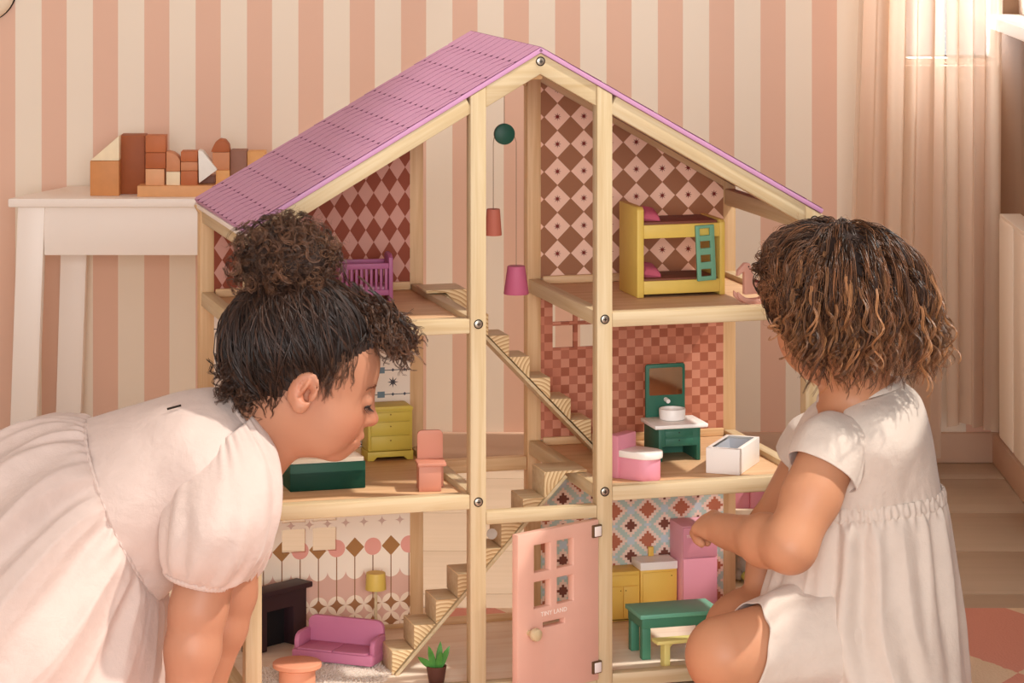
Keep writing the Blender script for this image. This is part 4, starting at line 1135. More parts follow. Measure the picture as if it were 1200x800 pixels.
def fast_mesh(name, V, F, mats, parent=None, col=None, smooth=True, uv=None):
    me = bpy.data.meshes.new(name); V = np.asarray(V, np.float32); F = np.asarray(F, np.int32); k = F.shape[1]
    me.vertices.add(len(V)); me.vertices.foreach_set('co', V.ravel())
    me.loops.add(F.size); me.loops.foreach_set('vertex_index', F.ravel())
    me.polygons.add(len(F)); me.polygons.foreach_set('loop_start', np.arange(0, F.size, k, dtype=np.int32))
    me.polygons.foreach_set('loop_total', np.full(len(F), k, np.int32))
    if smooth: me.polygons.foreach_set('use_smooth', np.ones(len(F), bool))
    me.update(calc_edges=True)
    if col is not None:
        at_ = me.color_attributes.new('tint', 'FLOAT_COLOR', 'POINT'); c = np.ones((len(V), 4), np.float32); c[:, :3] = col
        at_.data.foreach_set('color', c.ravel())
    for m in mats if isinstance(mats, (list, tuple)) else [mats]: me.materials.append(m)
    return link(name, me, parent)

def tint_mat(name, rough, spec=.4, sss=0, bump=0, bscale=500, sheen=0, coat=0, aniso=0):
    def build(m, nt, b, tc):
        a = nt.nodes.new('ShaderNodeAttribute'); a.attribute_name = 'tint'; nt.links.new(a.outputs['Color'], b.inputs['Base Color'])
    return mat(name, None, rough=rough, spec=spec, sss=sss, bump=bump, bscale=bscale, sheen=sheen, coat=coat, build=build)
M_skin = tint_mat('skin', .48, .35, sss=.12, bump=.05, bscale=900)
M_hair = tint_mat('hair_strands', .38, .45)
M_hairbase = mat('hair_base', (46, 28, 20), rough=.75)
L3 = lambda c: np.array(lin(c))

class Head:
    """face looks along f; u is up, l is the person's left; s scales the model (metres)"""
    def __init__(s, c, f, up, sc):
        s.c = np.array(c, float); f = np.array(f, float); f /= np.linalg.norm(f); up = np.array(up, float)
        l = np.cross(up, f); l /= np.linalg.norm(l); u = np.cross(f, l)
        s.M = np.stack([f, l, u], 1); s.sc = sc
    def p(s, *a): return s.c + s.M @ (np.array(a, float) * s.sc)
    def local(s, P): return ((P - s.c) @ s.M) / s.sc
    def build(s, F):
        k = s.sc; E_ = lambda c, r, kk, op=1, rot=None: F.ell(s.p(*c), np.array(r) * k, s.M if rot is None else s.M @ np.array(rot), kk * k, op)
        C_ = lambda a, b, ra, rb, kk, op=1: F.cone(s.p(*a), s.p(*b), ra * k, rb * k, kk * k, op)
        E_((-.014, 0, .036), (.086, .068, .068), .01)
        E_((.020, 0, .012), (.056, .058, .060), .03)            # brow and upper face
        E_((.026, 0, -.032), (.050, .050, .050), .03)           # lower face
        E_((-.004, 0, -.030), (.052, .052, .040), .03)          # jaw behind
        for g in (1, -1):
            E_((.040, .029 * g, -.028), (.028, .026, .026), .02)     # cheek
            E_((.030, .026 * g, -.050), (.026, .024, .022), .02)     # lower cheek
        E_((.058, 0, -.066), (.016, .019, .014), .018)          # chin
        E_((.071, 0, -.047), (.012, .020, .015), .014)          # muzzle
        for g in (1, -1): E_((.074, .027 * g, .001), (.012, .016, .010), .012, -1)   # eye sockets
        C_((.072, 0, .006), (.086, 0, -.020), .0065, .0080, .012)
        E_((.088, 0, -.0215), (.0085, .0085, .0075), .006)      # nose tip
        for g in (1, -1): E_((.079, .0105 * g, -.0245), (.0075, .0060, .0055), .005)
        for g in (1, -1): E_((.0835, .0055 * g, -.0295), (.0035, .0025, .002), .002, -1)
        E_((.0795, 0, -.0435), (.0060, .0150, .0042), .005)     # upper lip
        E_((.0775, 0, -.0535), (.0062, .0130, .0048), .005)     # lower lip
        E_((.0850, 0, -.0482), (.0090, .0165, .0018), .002, -1) # mouth line
        for g in (1, -1): E_((.066, .0205 * g, -.0450), (.0070, .0045, .0035), .006, -1)
        for g in (1, -1):                                        # eyeball lids
            E_((.0640, .0270 * g, .001), (.0142, .0145, .0118), .004); E_((.0790, .0270 * g, -.0050), (.0060, .0105, .0022), .0015, -1)
        for g in (1, -1):                                        # ears: a leaning disc, hollowed, with rim and lobe
            t = R(18); rot = ((math.cos(t), 0, math.sin(t)), (0, 1, 0), (-math.sin(t), 0, math.cos(t)))
            t2 = R(22 * g); r2 = np.array(((math.cos(t2), -math.sin(t2), 0), (math.sin(t2), math.cos(t2), 0), (0, 0, 1))) @ np.array(rot)
            E_((-.013, .0735 * g, -.002), (.0170, .0060, .0235), .004, 1, r2)
            E_((-.0105, .0745 * g, -.021), (.0085, .0055, .0085), .007)
            E_((-.0085, .0800 * g, .002), (.0115, .0052, .0165), .0025, -1, r2)
            E_((-.0060, .0760 * g, -.006), (.0060, .0060, .0085), .003, -1)
            E_((-.0125, .0770 * g, .002), (.0030, .0030, .0110), .003, 1, r2)
            E_((-.0010, .0735 * g, -.006), (.0040, .0045, .0055), .004)
        return s
    def tint(s, P, base):
        q = s.local(P); c = np.tile(L3(base), (len(P), 1))
        def blend(w, col): 
            nonlocal c
            w = np.clip(w, 0, 1)[:, None]; c = c * (1 - w) + L3(col) * w
        g = lambda ctr, r: np.exp(-(((q - np.array(ctr)) / np.array(r)) ** 2).sum(1))
        warm = (min(255, base[0] + 8), base[1] - 22, base[2] - 24)
        for t in (1, -1): blend(.55 * g((.055, .032 * t, -.030), (.03, .022, .020)), warm)
        blend(.5 * g((.09, 0, -.022), (.012, .012, .012)), warm)
        for t in (1, -1): blend(.5 * g((-.012, .070 * t, -.004), (.02, .012, .022)), warm)
        lip = 1.6 * np.maximum(g((.080, 0, -.0440), (.010, .0145, .0040)), g((.078, 0, -.0530), (.010, .0130, .0048)))
        blend(np.clip(lip - .25, 0, .85), (188, 100, 88))
        return c
    def eyes(s, parent, lid=.55, iris=(60, 36, 24)):
        """eyeballs, lashes and brows as parts of the person"""
        k = s.sc
        Mx = Matrix(((*s.M[0], 0), (*s.M[1], 0), (*s.M[2], 0), (0, 0, 0, 1)))
        for g in (1, -1):
            e = obj('eye', MB().ball((0, 0, 0), .0112 * k, 20, 12), mat('eye_white', (236, 228, 222), rough=.15), parent, smooth=True)
            e.matrix_local = Matrix.Translation(s.p(.0660, .0270 * g, -.0005)) @ Mx
            i_ = obj('iris', MB().ball((.0062 * k, 0, -.0015 * k), (.0056 * k, .0062 * k, .0062 * k), 18, 10), mat('iris_brown', iris, rough=.1), e, smooth=True)
            pts = [s.p(.0735 - .0125 * (a / 1.0) ** 2 * .55, .0270 * g + .0135 * a, .0040 - .0035 * a * a - .0012) for a in np.linspace(-1, 1, 9)]
            pts = [q + s.M[:, 2] * (-.0050 * k) + s.M[:, 0] * (.0022 * k) for q in pts]
            obj('eyelashes', MB().tube([Vector(p) for p in pts], [.0009 * k] + [.0019 * k] * 7 + [.0009 * k], 6), mat('lash_dark', (34, 20, 16), rough=.6), parent, smooth=True)
            lp = MB()
            for a in np.linspace(-.95, .95, 15):
                b0 = s.p(.0740 - .0065 * a * a, .0270 * g + .0135 * a, .0025 - .0035 * a * a); b1 = s.p(.0830 - .0065 * a * a, .0270 * g + .0165 * a, -.0025 - .0035 * a * a); b0 = b0 + s.M[:, 2] * (-.0055 * k); b1 = b1 + s.M[:, 2] * (-.0060 * k)
                lp.tube([Vector(b0), Vector((b0 + b1) / 2) + Vector(s.M[:, 2] * -.0012 * k), Vector(b1)], [.0005 * k, .0004 * k, .0001 * k], 5)
            obj('eyelash_hairs', lp, mat('lash_dark'), parent)
            rng = np.random.default_rng(2 + g); bm_ = MB()
            for a in np.linspace(-1, 1, 60):
                x = .0770 - .0130 * ((a + 1) / 2) ** 2; y = .0270 * g + .0165 * a * g; z = .0190 - .0030 * a * a + rng.normal(0, .0010)
                b0 = s.p(x, y, z); b1 = s.p(x + .0012 - .003 * max(a, 0), y + .0055 * g, z + .0012 - .002 * a)
                bm_.tube([Vector(b0), Vector((b0 + b1) / 2), Vector(b1)], [.00024 * k, .00028 * k, .0001 * k], 4)
            obj('eyebrow', bm_, mat('brow_dark', (128, 86, 62), rough=.7), parent)

def hand(F, wrist, dirv, palm_n, thumb_side, sc, curl):
    """palm, four fingers and a thumb; curl bends each finger towards the palm normal"""
    d = np.array(dirv, float); d /= np.linalg.norm(d); nrm = np.array(palm_n, float); nrm -= d * (nrm @ d); nrm /= np.linalg.norm(nrm)
    sd = np.cross(d, nrm); sd *= np.sign(sd @ np.array(thumb_side, float)) or 1
    w = np.array(wrist, float); k = sc
    pc = w + d * .024 * k
    Rm = np.stack([d, sd, nrm], 1)
    F.ell(pc, np.array((.027, .0215, .0115)) * k, Rm, .008 * k); F.cone(w - d * .012 * k, w + d * .012 * k, .0165 * k, .015 * k, .012 * k)
    for i, (off, ln) in enumerate(((.0150, .034), (.0055, .038), (-.0045, .036), (-.0135, .029))):
        p = w + d * (.042 - .0015 * abs(i - 1.2)) * k + sd * off * k; a = 0; dd = d + sd * (off * 3.0); dd /= np.linalg.norm(dd)
        pts = [p - dd * .008 * k, p]; rr = [.0066 * k, .0066 * k]
        for j, fr in enumerate((.45, .31, .24)):
            a += curl[i] * (.8, 1.0, .7)[j]
            e = dd * math.cos(a) + nrm * math.sin(a); p = p + e * ln * fr * k; pts.append(p); rr.append((.0062, .0057, .0050)[j] * k)
        F.chain(pts, rr, .0035 * k)
    p = w + d * .010 * k + sd * .014 * k + nrm * .004 * k; t = d * .62 + sd * .62 + nrm * .35; t /= np.linalg.norm(t)
    p1 = p + t * .017 * k; t2 = d * .8 + sd * .15 + nrm * (.25 + curl[4]); t2 /= np.linalg.norm(t2); p2 = p1 + t2 * .014 * k; p3 = p2 + t2 * .010 * k
    F.chain([p, p1, p2, p3], [.0085 * k, .0075 * k, .0068 * k, .0055 * k], .006 * k)

# ---- cloth: rings lofted into one sheet, with gathers and folds pushed along the ring's own outward direction
def loft(name, rings, nseg, parent, m, fold=None, sub=8, thick=.0016, closed=True):
    """rings: (centre, axis_a, axis_b) with axis vectors carrying the radii"""
    C = np.array([r[0] for r in rings], float); A = np.array([r[1] for r in rings], float); B = np.array([r[2] for r in rings], float)
    n = len(rings); t = np.linspace(0, n - 1, (n - 1) * sub + 1)
    def cr(Q):
        out = []
        for x in t:
            i = min(int(x), n - 2); f = x - i; p0, p1, p2, p3 = Q[max(i - 1, 0)], Q[i], Q[i + 1], Q[min(i + 2, n - 1)]
            out.append(.5 * ((2 * p1) + (-p0 + p2) * f + (2 * p0 - 5 * p1 + 4 * p2 - p3) * f * f + (-p0 + 3 * p1 - 3 * p2 + p3) * f ** 3))
        return np.array(out)
    C, A, B = cr(C), cr(A), cr(B); th = np.linspace(0, 2 * np.pi, nseg, endpoint=False)
    V = np.zeros((len(t), nseg, 3)); D = np.zeros_like(V)
    for i in range(len(t)):
        off = np.outer(np.cos(th), A[i]) + np.outer(np.sin(th), B[i]); V[i] = C[i] + off; D[i] = off / np.maximum(np.linalg.norm(off, axis=1), 1e-6)[:, None]
    if fold is not None: V = V + D * fold(t[:, None] / (n - 1), th[None, :])[..., None]
    idx = np.arange(len(t) * nseg).reshape(len(t), nseg); nx = np.roll(idx, -1, 1)
    F = np.stack([idx[:-1], nx[:-1], nx[1:], idx[1:]], -1).reshape(-1, 4)
    o = fast_mesh(name, V.reshape(-1, 3), F, m, parent)
    if thick: md = o.modifiers.new('thickness', 'SOLIDIFY'); md.thickness = thick; md.offset = -1
    return o
def cloth_mat(name, c, rough=.85, wr=.32):
    def build(m, nt, b, tc):
        b.inputs['Base Color'].default_value = rgb(c); b.inputs['Sheen Weight'].default_value = .25
        n1 = nt.nodes.new('ShaderNodeTexNoise'); n1.inputs['Scale'].default_value = 22; n1.inputs['Detail'].default_value = 4; n1.inputs['Distortion'].default_value = .25
        n2 = nt.nodes.new('ShaderNodeTexNoise'); n2.inputs['Scale'].default_value = 700
        nt.links.new(tc.outputs['Object'], n1.inputs['Vector']); nt.links.new(tc.outputs['Object'], n2.inputs['Vector'])
        h = E(n1.outputs['Fac']) * 1.0 + E(n2.outputs['Fac']) * .05
        bp = nt.nodes.new('ShaderNodeBump'); bp.inputs['Strength'].default_value = wr; bp.inputs['Distance'].default_value = .016
        nt.links.new(h.v, bp.inputs['Height']); nt.links.new(bp.outputs[0], b.inputs['Normal'])
        vr = nt.nodes.new('ShaderNodeTexNoise'); vr.inputs['Scale'].default_value = 35; nt.links.new(tc.outputs['Object'], vr.inputs['Vector'])
        nt.links.new(mix(nt, vr.outputs['Fac'], rgb(tuple(x - 7 for x in c)), rgb(tuple(min(255, x + 5) for x in c))), b.inputs['Base Color'])
    return mat(name, None, rough=rough, spec=.15, build=build)

# ---- hair: many thin tapered strands in one mesh
def strands(name, paths, r, cols, parent, tipg=.35):
    """paths (n, m, 3); r (n,) root radius; cols (n, 3)"""
    n, m, _ = paths.shape; T = np.gradient(paths, axis=1); T /= np.maximum(np.linalg.norm(T, axis=2, keepdims=True), 1e-9)
    ref = np.tile(np.array([.31, .77, .55]), (n, m, 1)); A = np.cross(T, ref); A /= np.maximum(np.linalg.norm(A, axis=2, keepdims=True), 1e-9); Bv = np.cross(T, A)
    tp = np.linspace(0, 1, m); rad = r[:, None] * (1 - .75 * tp ** 2)[None, :]
    V = np.zeros((n, m, 3, 3))
    for k in range(3):
        a = 2 * math.pi * k / 3; V[:, :, k] = paths + rad[..., None] * (A * math.cos(a) + Bv * math.sin(a))
    idx = np.arange(n * m * 3).reshape(n, m, 3); nx = np.roll(idx, -1, 2)
    F = np.stack([idx[:, :-1], nx[:, :-1], nx[:, 1:], idx[:, 1:]], -1).reshape(-1, 4)
    col = np.repeat(np.repeat(cols[:, None, None, :], m, 1), 3, 2) * (1 + tipg * (tp[None, :, None, None] - .4))
    return fast_mesh(name, V.reshape(-1, 3), F, M_hair, parent, col=col.reshape(-1, 3))
def curl_path(guide, rng, amp, turns, phase=None, pw=1.0):
    """wind a helix round each guide line (n, m, 3); amp (n, m), turns (n,)"""
    n, m, _ = guide.shape; T = np.gradient(guide, axis=1); T /= np.maximum(np.linalg.norm(T, axis=2, keepdims=True), 1e-9)
    ref = np.array([.2, .4, .9]); A = np.cross(T, np.tile(ref, (n, m, 1))); A /= np.maximum(np.linalg.norm(A, axis=2, keepdims=True), 1e-9); Bv = np.cross(T, A)
    ph = rng.uniform(0, 6.283, n) if phase is None else phase; a = ph[:, None] + 2 * np.pi * turns[:, None] * np.linspace(0, 1, m)[None, :] ** pw
    return guide + amp[..., None] * (A * np.cos(a)[..., None] + Bv * np.sin(a)[..., None])
def bez(P, m):
    """(n, 4, 3) control points to (n, m, 3)"""
    t = np.linspace(0, 1, m)[None, :, None]; P = P[:, :, None, :]
    return (1 - t) ** 3 * P[:, 0] + 3 * (1 - t) ** 2 * t * P[:, 1] + 3 * (1 - t) * t * t * P[:, 2] + t ** 3 * P[:, 3]

def locks(name, guides, ns, spread, r, cols, parent, rng, wob=.0006):
    """each guide becomes a lock of ns strands that draw together towards the tip"""
    nl, m, _ = guides.shape; G = np.repeat(guides, ns, 0); n = len(G)
    jit = rand_dirs(rng, n)[:, None, :] * (rng.uniform(0, 1, (n, 1, 1)) ** .5) * np.linspace(spread[0], spread[1], m)[None, :, None]
    G = curl_path(G + jit, rng, wob * np.linspace(.1, 1, m)[None, :] * np.ones((n, 1)), rng.uniform(1, 3, n))
    k = np.clip(np.repeat(rng.uniform(0, 1, nl) ** 1.7, ns)[:, None] * .8 + .25 * rng.uniform(0, 1, (n, 1)), 0, 1)
    return strands(name, G, rng.uniform(*r, n), L3(cols[0]) * (1 - k) + L3(cols[1]) * k, parent)
def rand_dirs(rng, n):
    v = rng.normal(size=(n, 3)); return v / np.linalg.norm(v, axis=1, keepdims=True)
def person(name, label, V, F, tint):
    o = fast_mesh(name, V, F, M_skin, None, col=tint)
    return tag(o, label, 'person')
def shape_noise(seed, n, lo, hi):
    rng = np.random.default_rng(seed); fr = rng.integers(lo, hi, n); ph = rng.uniform(0, 6.283, n); am = rng.uniform(.5, 1, n) / math.sqrt(n)
    dr = rng.normal(0, 1.2, n)
    return lambda t, th: sum(a * np.sin(f * th + p + d * t * 2) for a, f, p, d in zip(am, fr, ph, dr))
def ring(lp, rp, d, depth, tilt=0.0):
    """a ring seen edge on: its two outline points in the photograph, its distance and its half depth"""
    a, b = np.array(at(*lp, d)), np.array(at(*rp, d))
    return ((a + b) / 2, (b - a) / 2, np.array((0, -depth, -depth * tilt)))
def A3(px, py, d): return np.array(at(px, py, d))

# ================================================================== the child leaning in from the left
psi, pit = R(11), R(18)
f = (math.cos(psi) * math.cos(pit), math.sin(psi) * math.cos(pit), -math.sin(pit))
hl = Head((0, 0, 0), f, (0, 0, 1), 1.08)
hl.c = A3(359, 446, 3.995)
FL = Field(); hl.build(FL)
D0 = 3.99
neck0, neck1 = A3(300, 520, 4.0), A3(345, 480, 4.0)
FL.cone(A3(285, 535, 4.0), hl.p(-.020, 0, -.030), .050, .047, .03)
chest, waist, pelv = A3(225, 560, 3.99), A3(130, 600, 3.99), A3(5, 640, 3.99)
FL.chain([A3(290, 525, 4.0), chest, waist, pelv], [.045, .078, .072, .085], .03)
FL.cone(A3(245, 548, 3.955), A3(245, 548, 4.04), .050, .050, .04)
FL.cone(pelv + np.array((0, -.035, 0)), pelv + np.array((0, .035, 0)), .08, .08, .04)
sh, el, wr = A3(265, 570, 3.915), A3(232, 715, 3.885), A3(214, 846, 3.875)
FL.chain([sh, (sh + el) / 2, el], [.040, .040, .0345], .015); FL.chain([el, el * .65 + wr * .35, wr], [.0345, .0335, .0225], .012)
sh2, el2, wr2 = A3(285, 560, 4.08), A3(270, 695, 4.10), A3(243, 806, 4.10)
FL.chain([sh2, el2], [.038, .033], .015); FL.chain([el2, el2 * .65 + wr2 * .35, wr2], [.033, .0315, .022], .012)
for w_, sd in ((wr, 1), (wr2, -1)):
    pw = w_ + np.array((.008, 0, -.022)); FL.cone(w_, pw, .0215, .0185, .01)
    hand(FL, pw + np.array((0, 0, -.006)), (1, 0, -.22), (0, 0, -1), (.2, sd, 0), 1.0, (.10, .08, .10, .14, .05))
for sg in (-1, 1):
    hip = pelv + np.array((0, .045 * sg, -.02)); kn = A3(35, 840, 3.99 + .07 * sg); kn[2] = .058; an = kn + np.array((-.21, 0, -.012)); an[2] = .042
    FL.chain([hip, kn], [.070, .050], .03); FL.chain([kn, kn * .6 + an * .4, an], [.048, .046, .030], .02)
    FL.chain([an, an + np.array((-.05, 0, -.012))], [.028, .020], .015)
V, Fq = FL.mesh(.0029)
skinL = (186, 131, 103)
left = person('person', 'child with a curly bun in a pale pink dress leaning over on hands', V, Fq, hl.tint(V, skinL))
hl.eyes(left)

M_dressL = cloth_mat('dress_pale_pink', (208, 186, 176))
M_dressR = cloth_mat('dress_cream', (216, 201, 188))
# bodice: rings from the waist seam to the neckline
sm = shape_noise(11, 5, 2, 7)
rings = [ring((103, 497), (190, 694), 3.99, .118), ring((132, 487), (212, 672), 3.99, .118), ring((168, 476), (243, 640), 3.99, .116), ring((212, 463), (285, 604), 3.99, .120), ring((250, 458), (322, 570), 4.0, .104), ring((268, 462), (333, 534), 4.0, .064)]
loft('dress_bodice', rings, 160, left, M_dressL, lambda t, th: .0035 * sm(t, th) * (1 - t * .6) + .0012 * np.sin(20 * th + 3 * t) * np.exp(-t * 12))
loft('collar', [ring((267, 461), (333, 534), 4.0, .0645), ring((270, 461), (336, 532), 4.0, .0625), ring((273, 464), (334, 529), 4.0, .058)], 120, left, M_dressL)
# skirt: gathered at the seam, wide folds below
s1 = shape_noise(3, 6, 9, 22); s2 = shape_noise(5, 5, 4, 9); s3 = shape_noise(8, 4, 34, 60)
rings = [ring((106, 499), (188, 690), 3.99, .113), ring((88, 492), (196, 708), 3.99, .130), ring((48, 494), (193, 752), 3.99, .160), ring((0, 513), (190, 805), 3.98, .185), ring((-60, 560), (182, 845), 3.97, .205), ring((-120, 650), (150, 872), 3.97, .22), ring((-150, 760), (110, 880), 3.97, .22)]
loft('dress_skirt', rings, 420, left, M_dressL, lambda t, th: .0075 * s1(t, th) * np.clip(t * 5 + .25, 0, 1) * (1 - .35 * t) + .022 * (.55 - np.abs(s2(t, th))) * np.clip(t * 2.4, 0, 1) + .010 * (.5 - np.abs(s1(t * .7 + .3, th))) * np.clip(t * 4, 0, 1) * np.clip(1.3 - t, 0, 1) + .0046 * s3(t, th) * np.exp(-((t - .06) / .10) ** 2), sub=12)
loft('waist_seam', [ring((104, 494), (193, 692), 3.99, .1175), ring((102, 494), (192, 696), 3.99, .1205), ring((99, 496), (190, 698), 3.99, .1175)], 300, left, M_dressL, lambda t, th: .0008 * np.sin(60 * th))
# sleeves: puffed and gathered into a cuff
def sleeve(rg, nm, seed, par, m, puff):
    a, b = shape_noise(seed, 5, 7, 16), shape_noise(seed + 1, 4, 18, 34)
    loft(nm, rg, 200, par, m, lambda t, th: puff * (.0042 * a(t, th) * np.sin(np.pi * np.clip(t, 0, 1)) + .0030 * b(t, th) * np.exp(-((t - .86) / .16) ** 2) + .0022 * b(t, th) * np.exp(-(t / .12) ** 2)), sub=10)
dn = 3.885
rg = [ring((226, 530), (296, 486), dn + .065, .052), ring((200, 566), (326, 532), dn + .03, .072), ring((190, 610), (330, 590), dn, .076), ring((188, 645), (316, 640), dn, .074), ring((192, 664), (290, 676), dn, .056), ring((194, 667), (272, 685), dn, .043), ring((197, 671), (268, 688), dn, .040)]
sleeve(rg, 'sleeve', 21, left, M_dressL, 1)
loft('cuff', [ring((193, 666), (271, 683), dn, .0425), ring((191, 669), (270, 687), dn, .0435), ring((194, 673), (268, 690), dn, .041)], 140, left, M_dressL, lambda t, th: .0009 * np.sin(46 * th))
rg = [ring((255, 530), (315, 515), 4.07, .04), ring((245, 580), (328, 565), 4.10, .06), ring((248, 640), (318, 640), 4.10, .06), ring((252, 668), (300, 676), 4.10, .042)]
sleeve(rg, 'sleeve', 31, left, M_dressL, 1)
lb = obj('dress_label', MB().box((-.009, -.001, -.0012), (.009, .001, .0012)), M_dark, left); lb.matrix_local = Matrix.Translation(at(204, 477, 3.935) + Vector((0, 0, .000))) @ Matrix.Rotation(R(-15), 4, 'Y')

# hair
def hair_ell(h, c, r, op=1): return (h, np.array(c), np.array(r))
def scalp_shell(name, h, parent, thick, keep, m):
    """a cap following the skull; keep(q) tells which head-local points carry hair"""
    n1, n2 = 90, 60; th = np.linspace(0, 2 * np.pi, n1, endpoint=False); ph = np.linspace(.001, np.pi * .82, n2)
    T_, P_ = np.meshgrid(th, ph, indexing='ij')
    d = np.stack([np.cos(T_) * np.sin(P_), np.sin(T_) * np.sin(P_), np.cos(P_)], -1)
    q = np.array((-.014, 0, .030)) + d * (np.array((.087, .069, .075)) + thick)
    ok = keep(q.reshape(-1, 3)).reshape(n1, n2)
    V = h.c + (q.reshape(-1, 3) * h.sc) @ h.M.T
    idx = np.arange(n1 * n2).reshape(n1, n2); nx = np.roll(idx, -1, 0)
    F = np.stack([idx[:, :-1], nx[:, :-1], nx[:, 1:], idx[:, 1:]], -1).reshape(-1, 4)
    F = F[ok.reshape(-1)[F].all(1)]
    return fast_mesh(name, V, F, m, parent)
def surf(h, q, lift):
    """push head-local points out to the skull's surface plus lift"""
    c = np.array((-.014, 0, .030)); r = np.array((.087, .069, .075)); d = q - c
    k = 1 / np.maximum(np.linalg.norm(d / r, axis=-1, keepdims=True), 1e-9)
    s = c + d * k
    return s + (d / np.linalg.norm(d, axis=-1, keepdims=True)) * (lift if np.isscalar(lift) else lift[..., None])
def toW(h, q): return h.c + (q * h.sc) @ h.M.T
def rand_dirs(rng, n):
    v = rng.normal(size=(n, 3)); return v / np.linalg.norm(v, axis=1, keepdims=True)

def keepL(q):      # hairline of the swept-up hair
    x, y, z = q.T
    ear = (((x + .006) / .015) ** 2 + ((z + .012) / .024) ** 2 < 1)
    front = z > .040 + (x - .03) * .75
    side = (x < .022) & (z > -.012 + np.clip(x + .02, 0, 1) * .9)
    nape = (x < -.030) & (z > -.050)
    return np.where(x > .022, front, (side | nape | (x < -.035) & (z > -.055)) & ~ear)
rng = np.random.default_rng(42)
hair = scalp_shell('hair', hl, left, .004, keepL, M_hairbase)
bun_w = A3(335, 306, 4.0); bun = (bun_w - hl.c) @ hl.M / hl.sc
# strands swept from the hairline to the bun
q = surf(hl, np.array((-.014, 0, .03)) + rand_dirs(rng, 26000) * .09, 0.0); q = q[keepL(q)]
q = q[rng.permutation(len(q))[:1150]]; n = len(q)
tgt = bun + rng.normal(0, .016, (n, 3)) + np.array((.006, 0, -.035))
m = 16; t = np.linspace(0, 1, m)[None, :, None]
lin_ = q[:, None] * (1 - t) + tgt[:, None] * t
lift = .004 + .012 * np.sin(np.pi * np.clip(t[..., 0], 0, .9)) * rng.uniform(.3, 1.0, (n, 1)) + .010 * t[..., 0] ** 3
sv = surf(hl, lin_, lift); w = np.clip((t - .72) / .28, 0, 1) ** 2
g = sv * (1 - w) + lin_ * w
amp = (.0012 + .0038 * rng.uniform(0, 1, (n, 1)) ** 2) * np.linspace(.2, 1, m)[None, :]
g = curl_path(g, rng, amp, rng.uniform(1.0, 3.0, n))
def hcol(n, dark, lite, p=2.0):
    k = rng.uniform(0, 1, (n, 1)) ** p; return L3(dark) * (1 - k) + L3(lite) * k
locks('hair_swept', toW(hl, g), 4, (.0022, .0010), (.00042, .00072), ((28, 17, 13), (84, 56, 42)), hair, rng, .0005)
# the bun: a big loose ball of curled locks
n = 600; m = 22
d0 = rand_dirs(rng, n); st = bun_w + d0 * rng.uniform(.020, .046, (n, 1)) * np.array((1.08, .95, .86))
d1 = rand_dirs(rng, n) * .9 + d0 * rng.uniform(.0, .8, (n, 1)) + np.array((-.05, 0, .12))
ln = rng.uniform(.030, .056, (n, 1))
P4 = np.stack([st, st + d1 * ln * .4, st + d1 * ln * .7 + rand_dirs(rng, n) * .020, st + d1 * ln * .9 + rand_dirs(rng, n) * .022 + np.array((0, 0, -.008))], 1)
g = bez(P4, m); amp = rng.uniform(.0040, .0085, (n, 1)) * np.linspace(.6, 1, m)[None, :]
g = curl_path(g, rng, amp, rng.uniform(1.5, 3.6, n))
rr_ = np.linalg.norm((g - bun_w) / np.array((1.12, 1, .9)), axis=2, keepdims=True); g = bun_w + (g - bun_w) * np.minimum(1, (.066 + .006 * rng.uniform(-1, 1, (n, 1, 1))) / np.maximum(rr_, 1e-6)) ** .8
locks('hair_bun', g, 6, (.0020, .0024), (.00034, .00056), ((36, 22, 16), (128, 88, 64)), hair, rng, .0012)
n = 420; d0 = rand_dirs(rng, n); st = bun_w + d0 * .052 * np.array((1.1, 1, .86)); en = st + d0 * rng.uniform(.008, .024, (n, 1)) + rand_dirs(rng, n) * .014
g = bez(np.stack([st, st + d0 * .01, (st + en) / 2 + rand_dirs(rng, n) * .010, en], 1), m)
strands('hair_frizz', curl_path(g, rng, rng.uniform(.002, .005, (n, 1)) * np.ones((1, m)), rng.uniform(1.5, 4, n)), rng.uniform(.00018, .0003, n), hcol(n, (70, 46, 34), (150, 108, 80)), hair)
core = obj('hair_bun_core', MB().ball((0, 0, 0), (.055, .048, .044), 28, 18), M_hairbase, hair, smooth=True); core.matrix_local = Matrix.Translation(bun_w)
# loose curls: fringe over the forehead and curls at the nape
def tufts(name, roots, ends, n, amp, turns, spread, dark, lite, rr=(.00033, .0006), m=20):
    k = rng.integers(0, len(roots), n); rt = np.array(roots)[k] + rng.normal(0, spread[0], (n, 3)); en = np.array(ends)[k] + rng.normal(0, spread[1], (n, 3))
    md = (rt + en) / 2 + rng.normal(0, spread[1] * .6, (n, 3)); P4 = np.stack([rt, rt * .5 + md * .5, md * .4 + en * .6, en], 1); g = bez(P4, m)
    a = rng.uniform(*amp, (n, 1)) * np.linspace(.3, 1, m)[None, :]
    return locks(name, curl_path(g, rng, a, rng.uniform(*turns, n)), 5, (.0022, .0012), rr, (dark, lite), hair, rng)
Pw = lambda x, y, d=4.0: A3(x, y, d)
tufts('hair_fringe', [Pw(415, 365, 4.0), Pw(440, 375, 3.98), Pw(455, 385, 4.0), Pw(468, 396, 4.03)], [Pw(446, 405, 3.97), Pw(464, 410, 3.96), Pw(478, 418, 4.0), Pw(482, 400, 4.03)], 230, (.0030, .0065), (1.5, 3.2), (.010, .0085), (44, 26, 20), (118, 82, 60))
tufts('hair_forehead', [Pw(395, 350, 3.99), Pw(420, 355, 4.0), Pw(440, 366, 4.0), Pw(410, 352, 4.03)], [Pw(452, 385, 4.0), Pw(470, 392, 4.01), Pw(476, 384, 4.03), Pw(440, 372, 3.98)], 260, (.0014, .0048), (1.2, 3), (.011, .010), (40, 24, 18), (104, 70, 52))
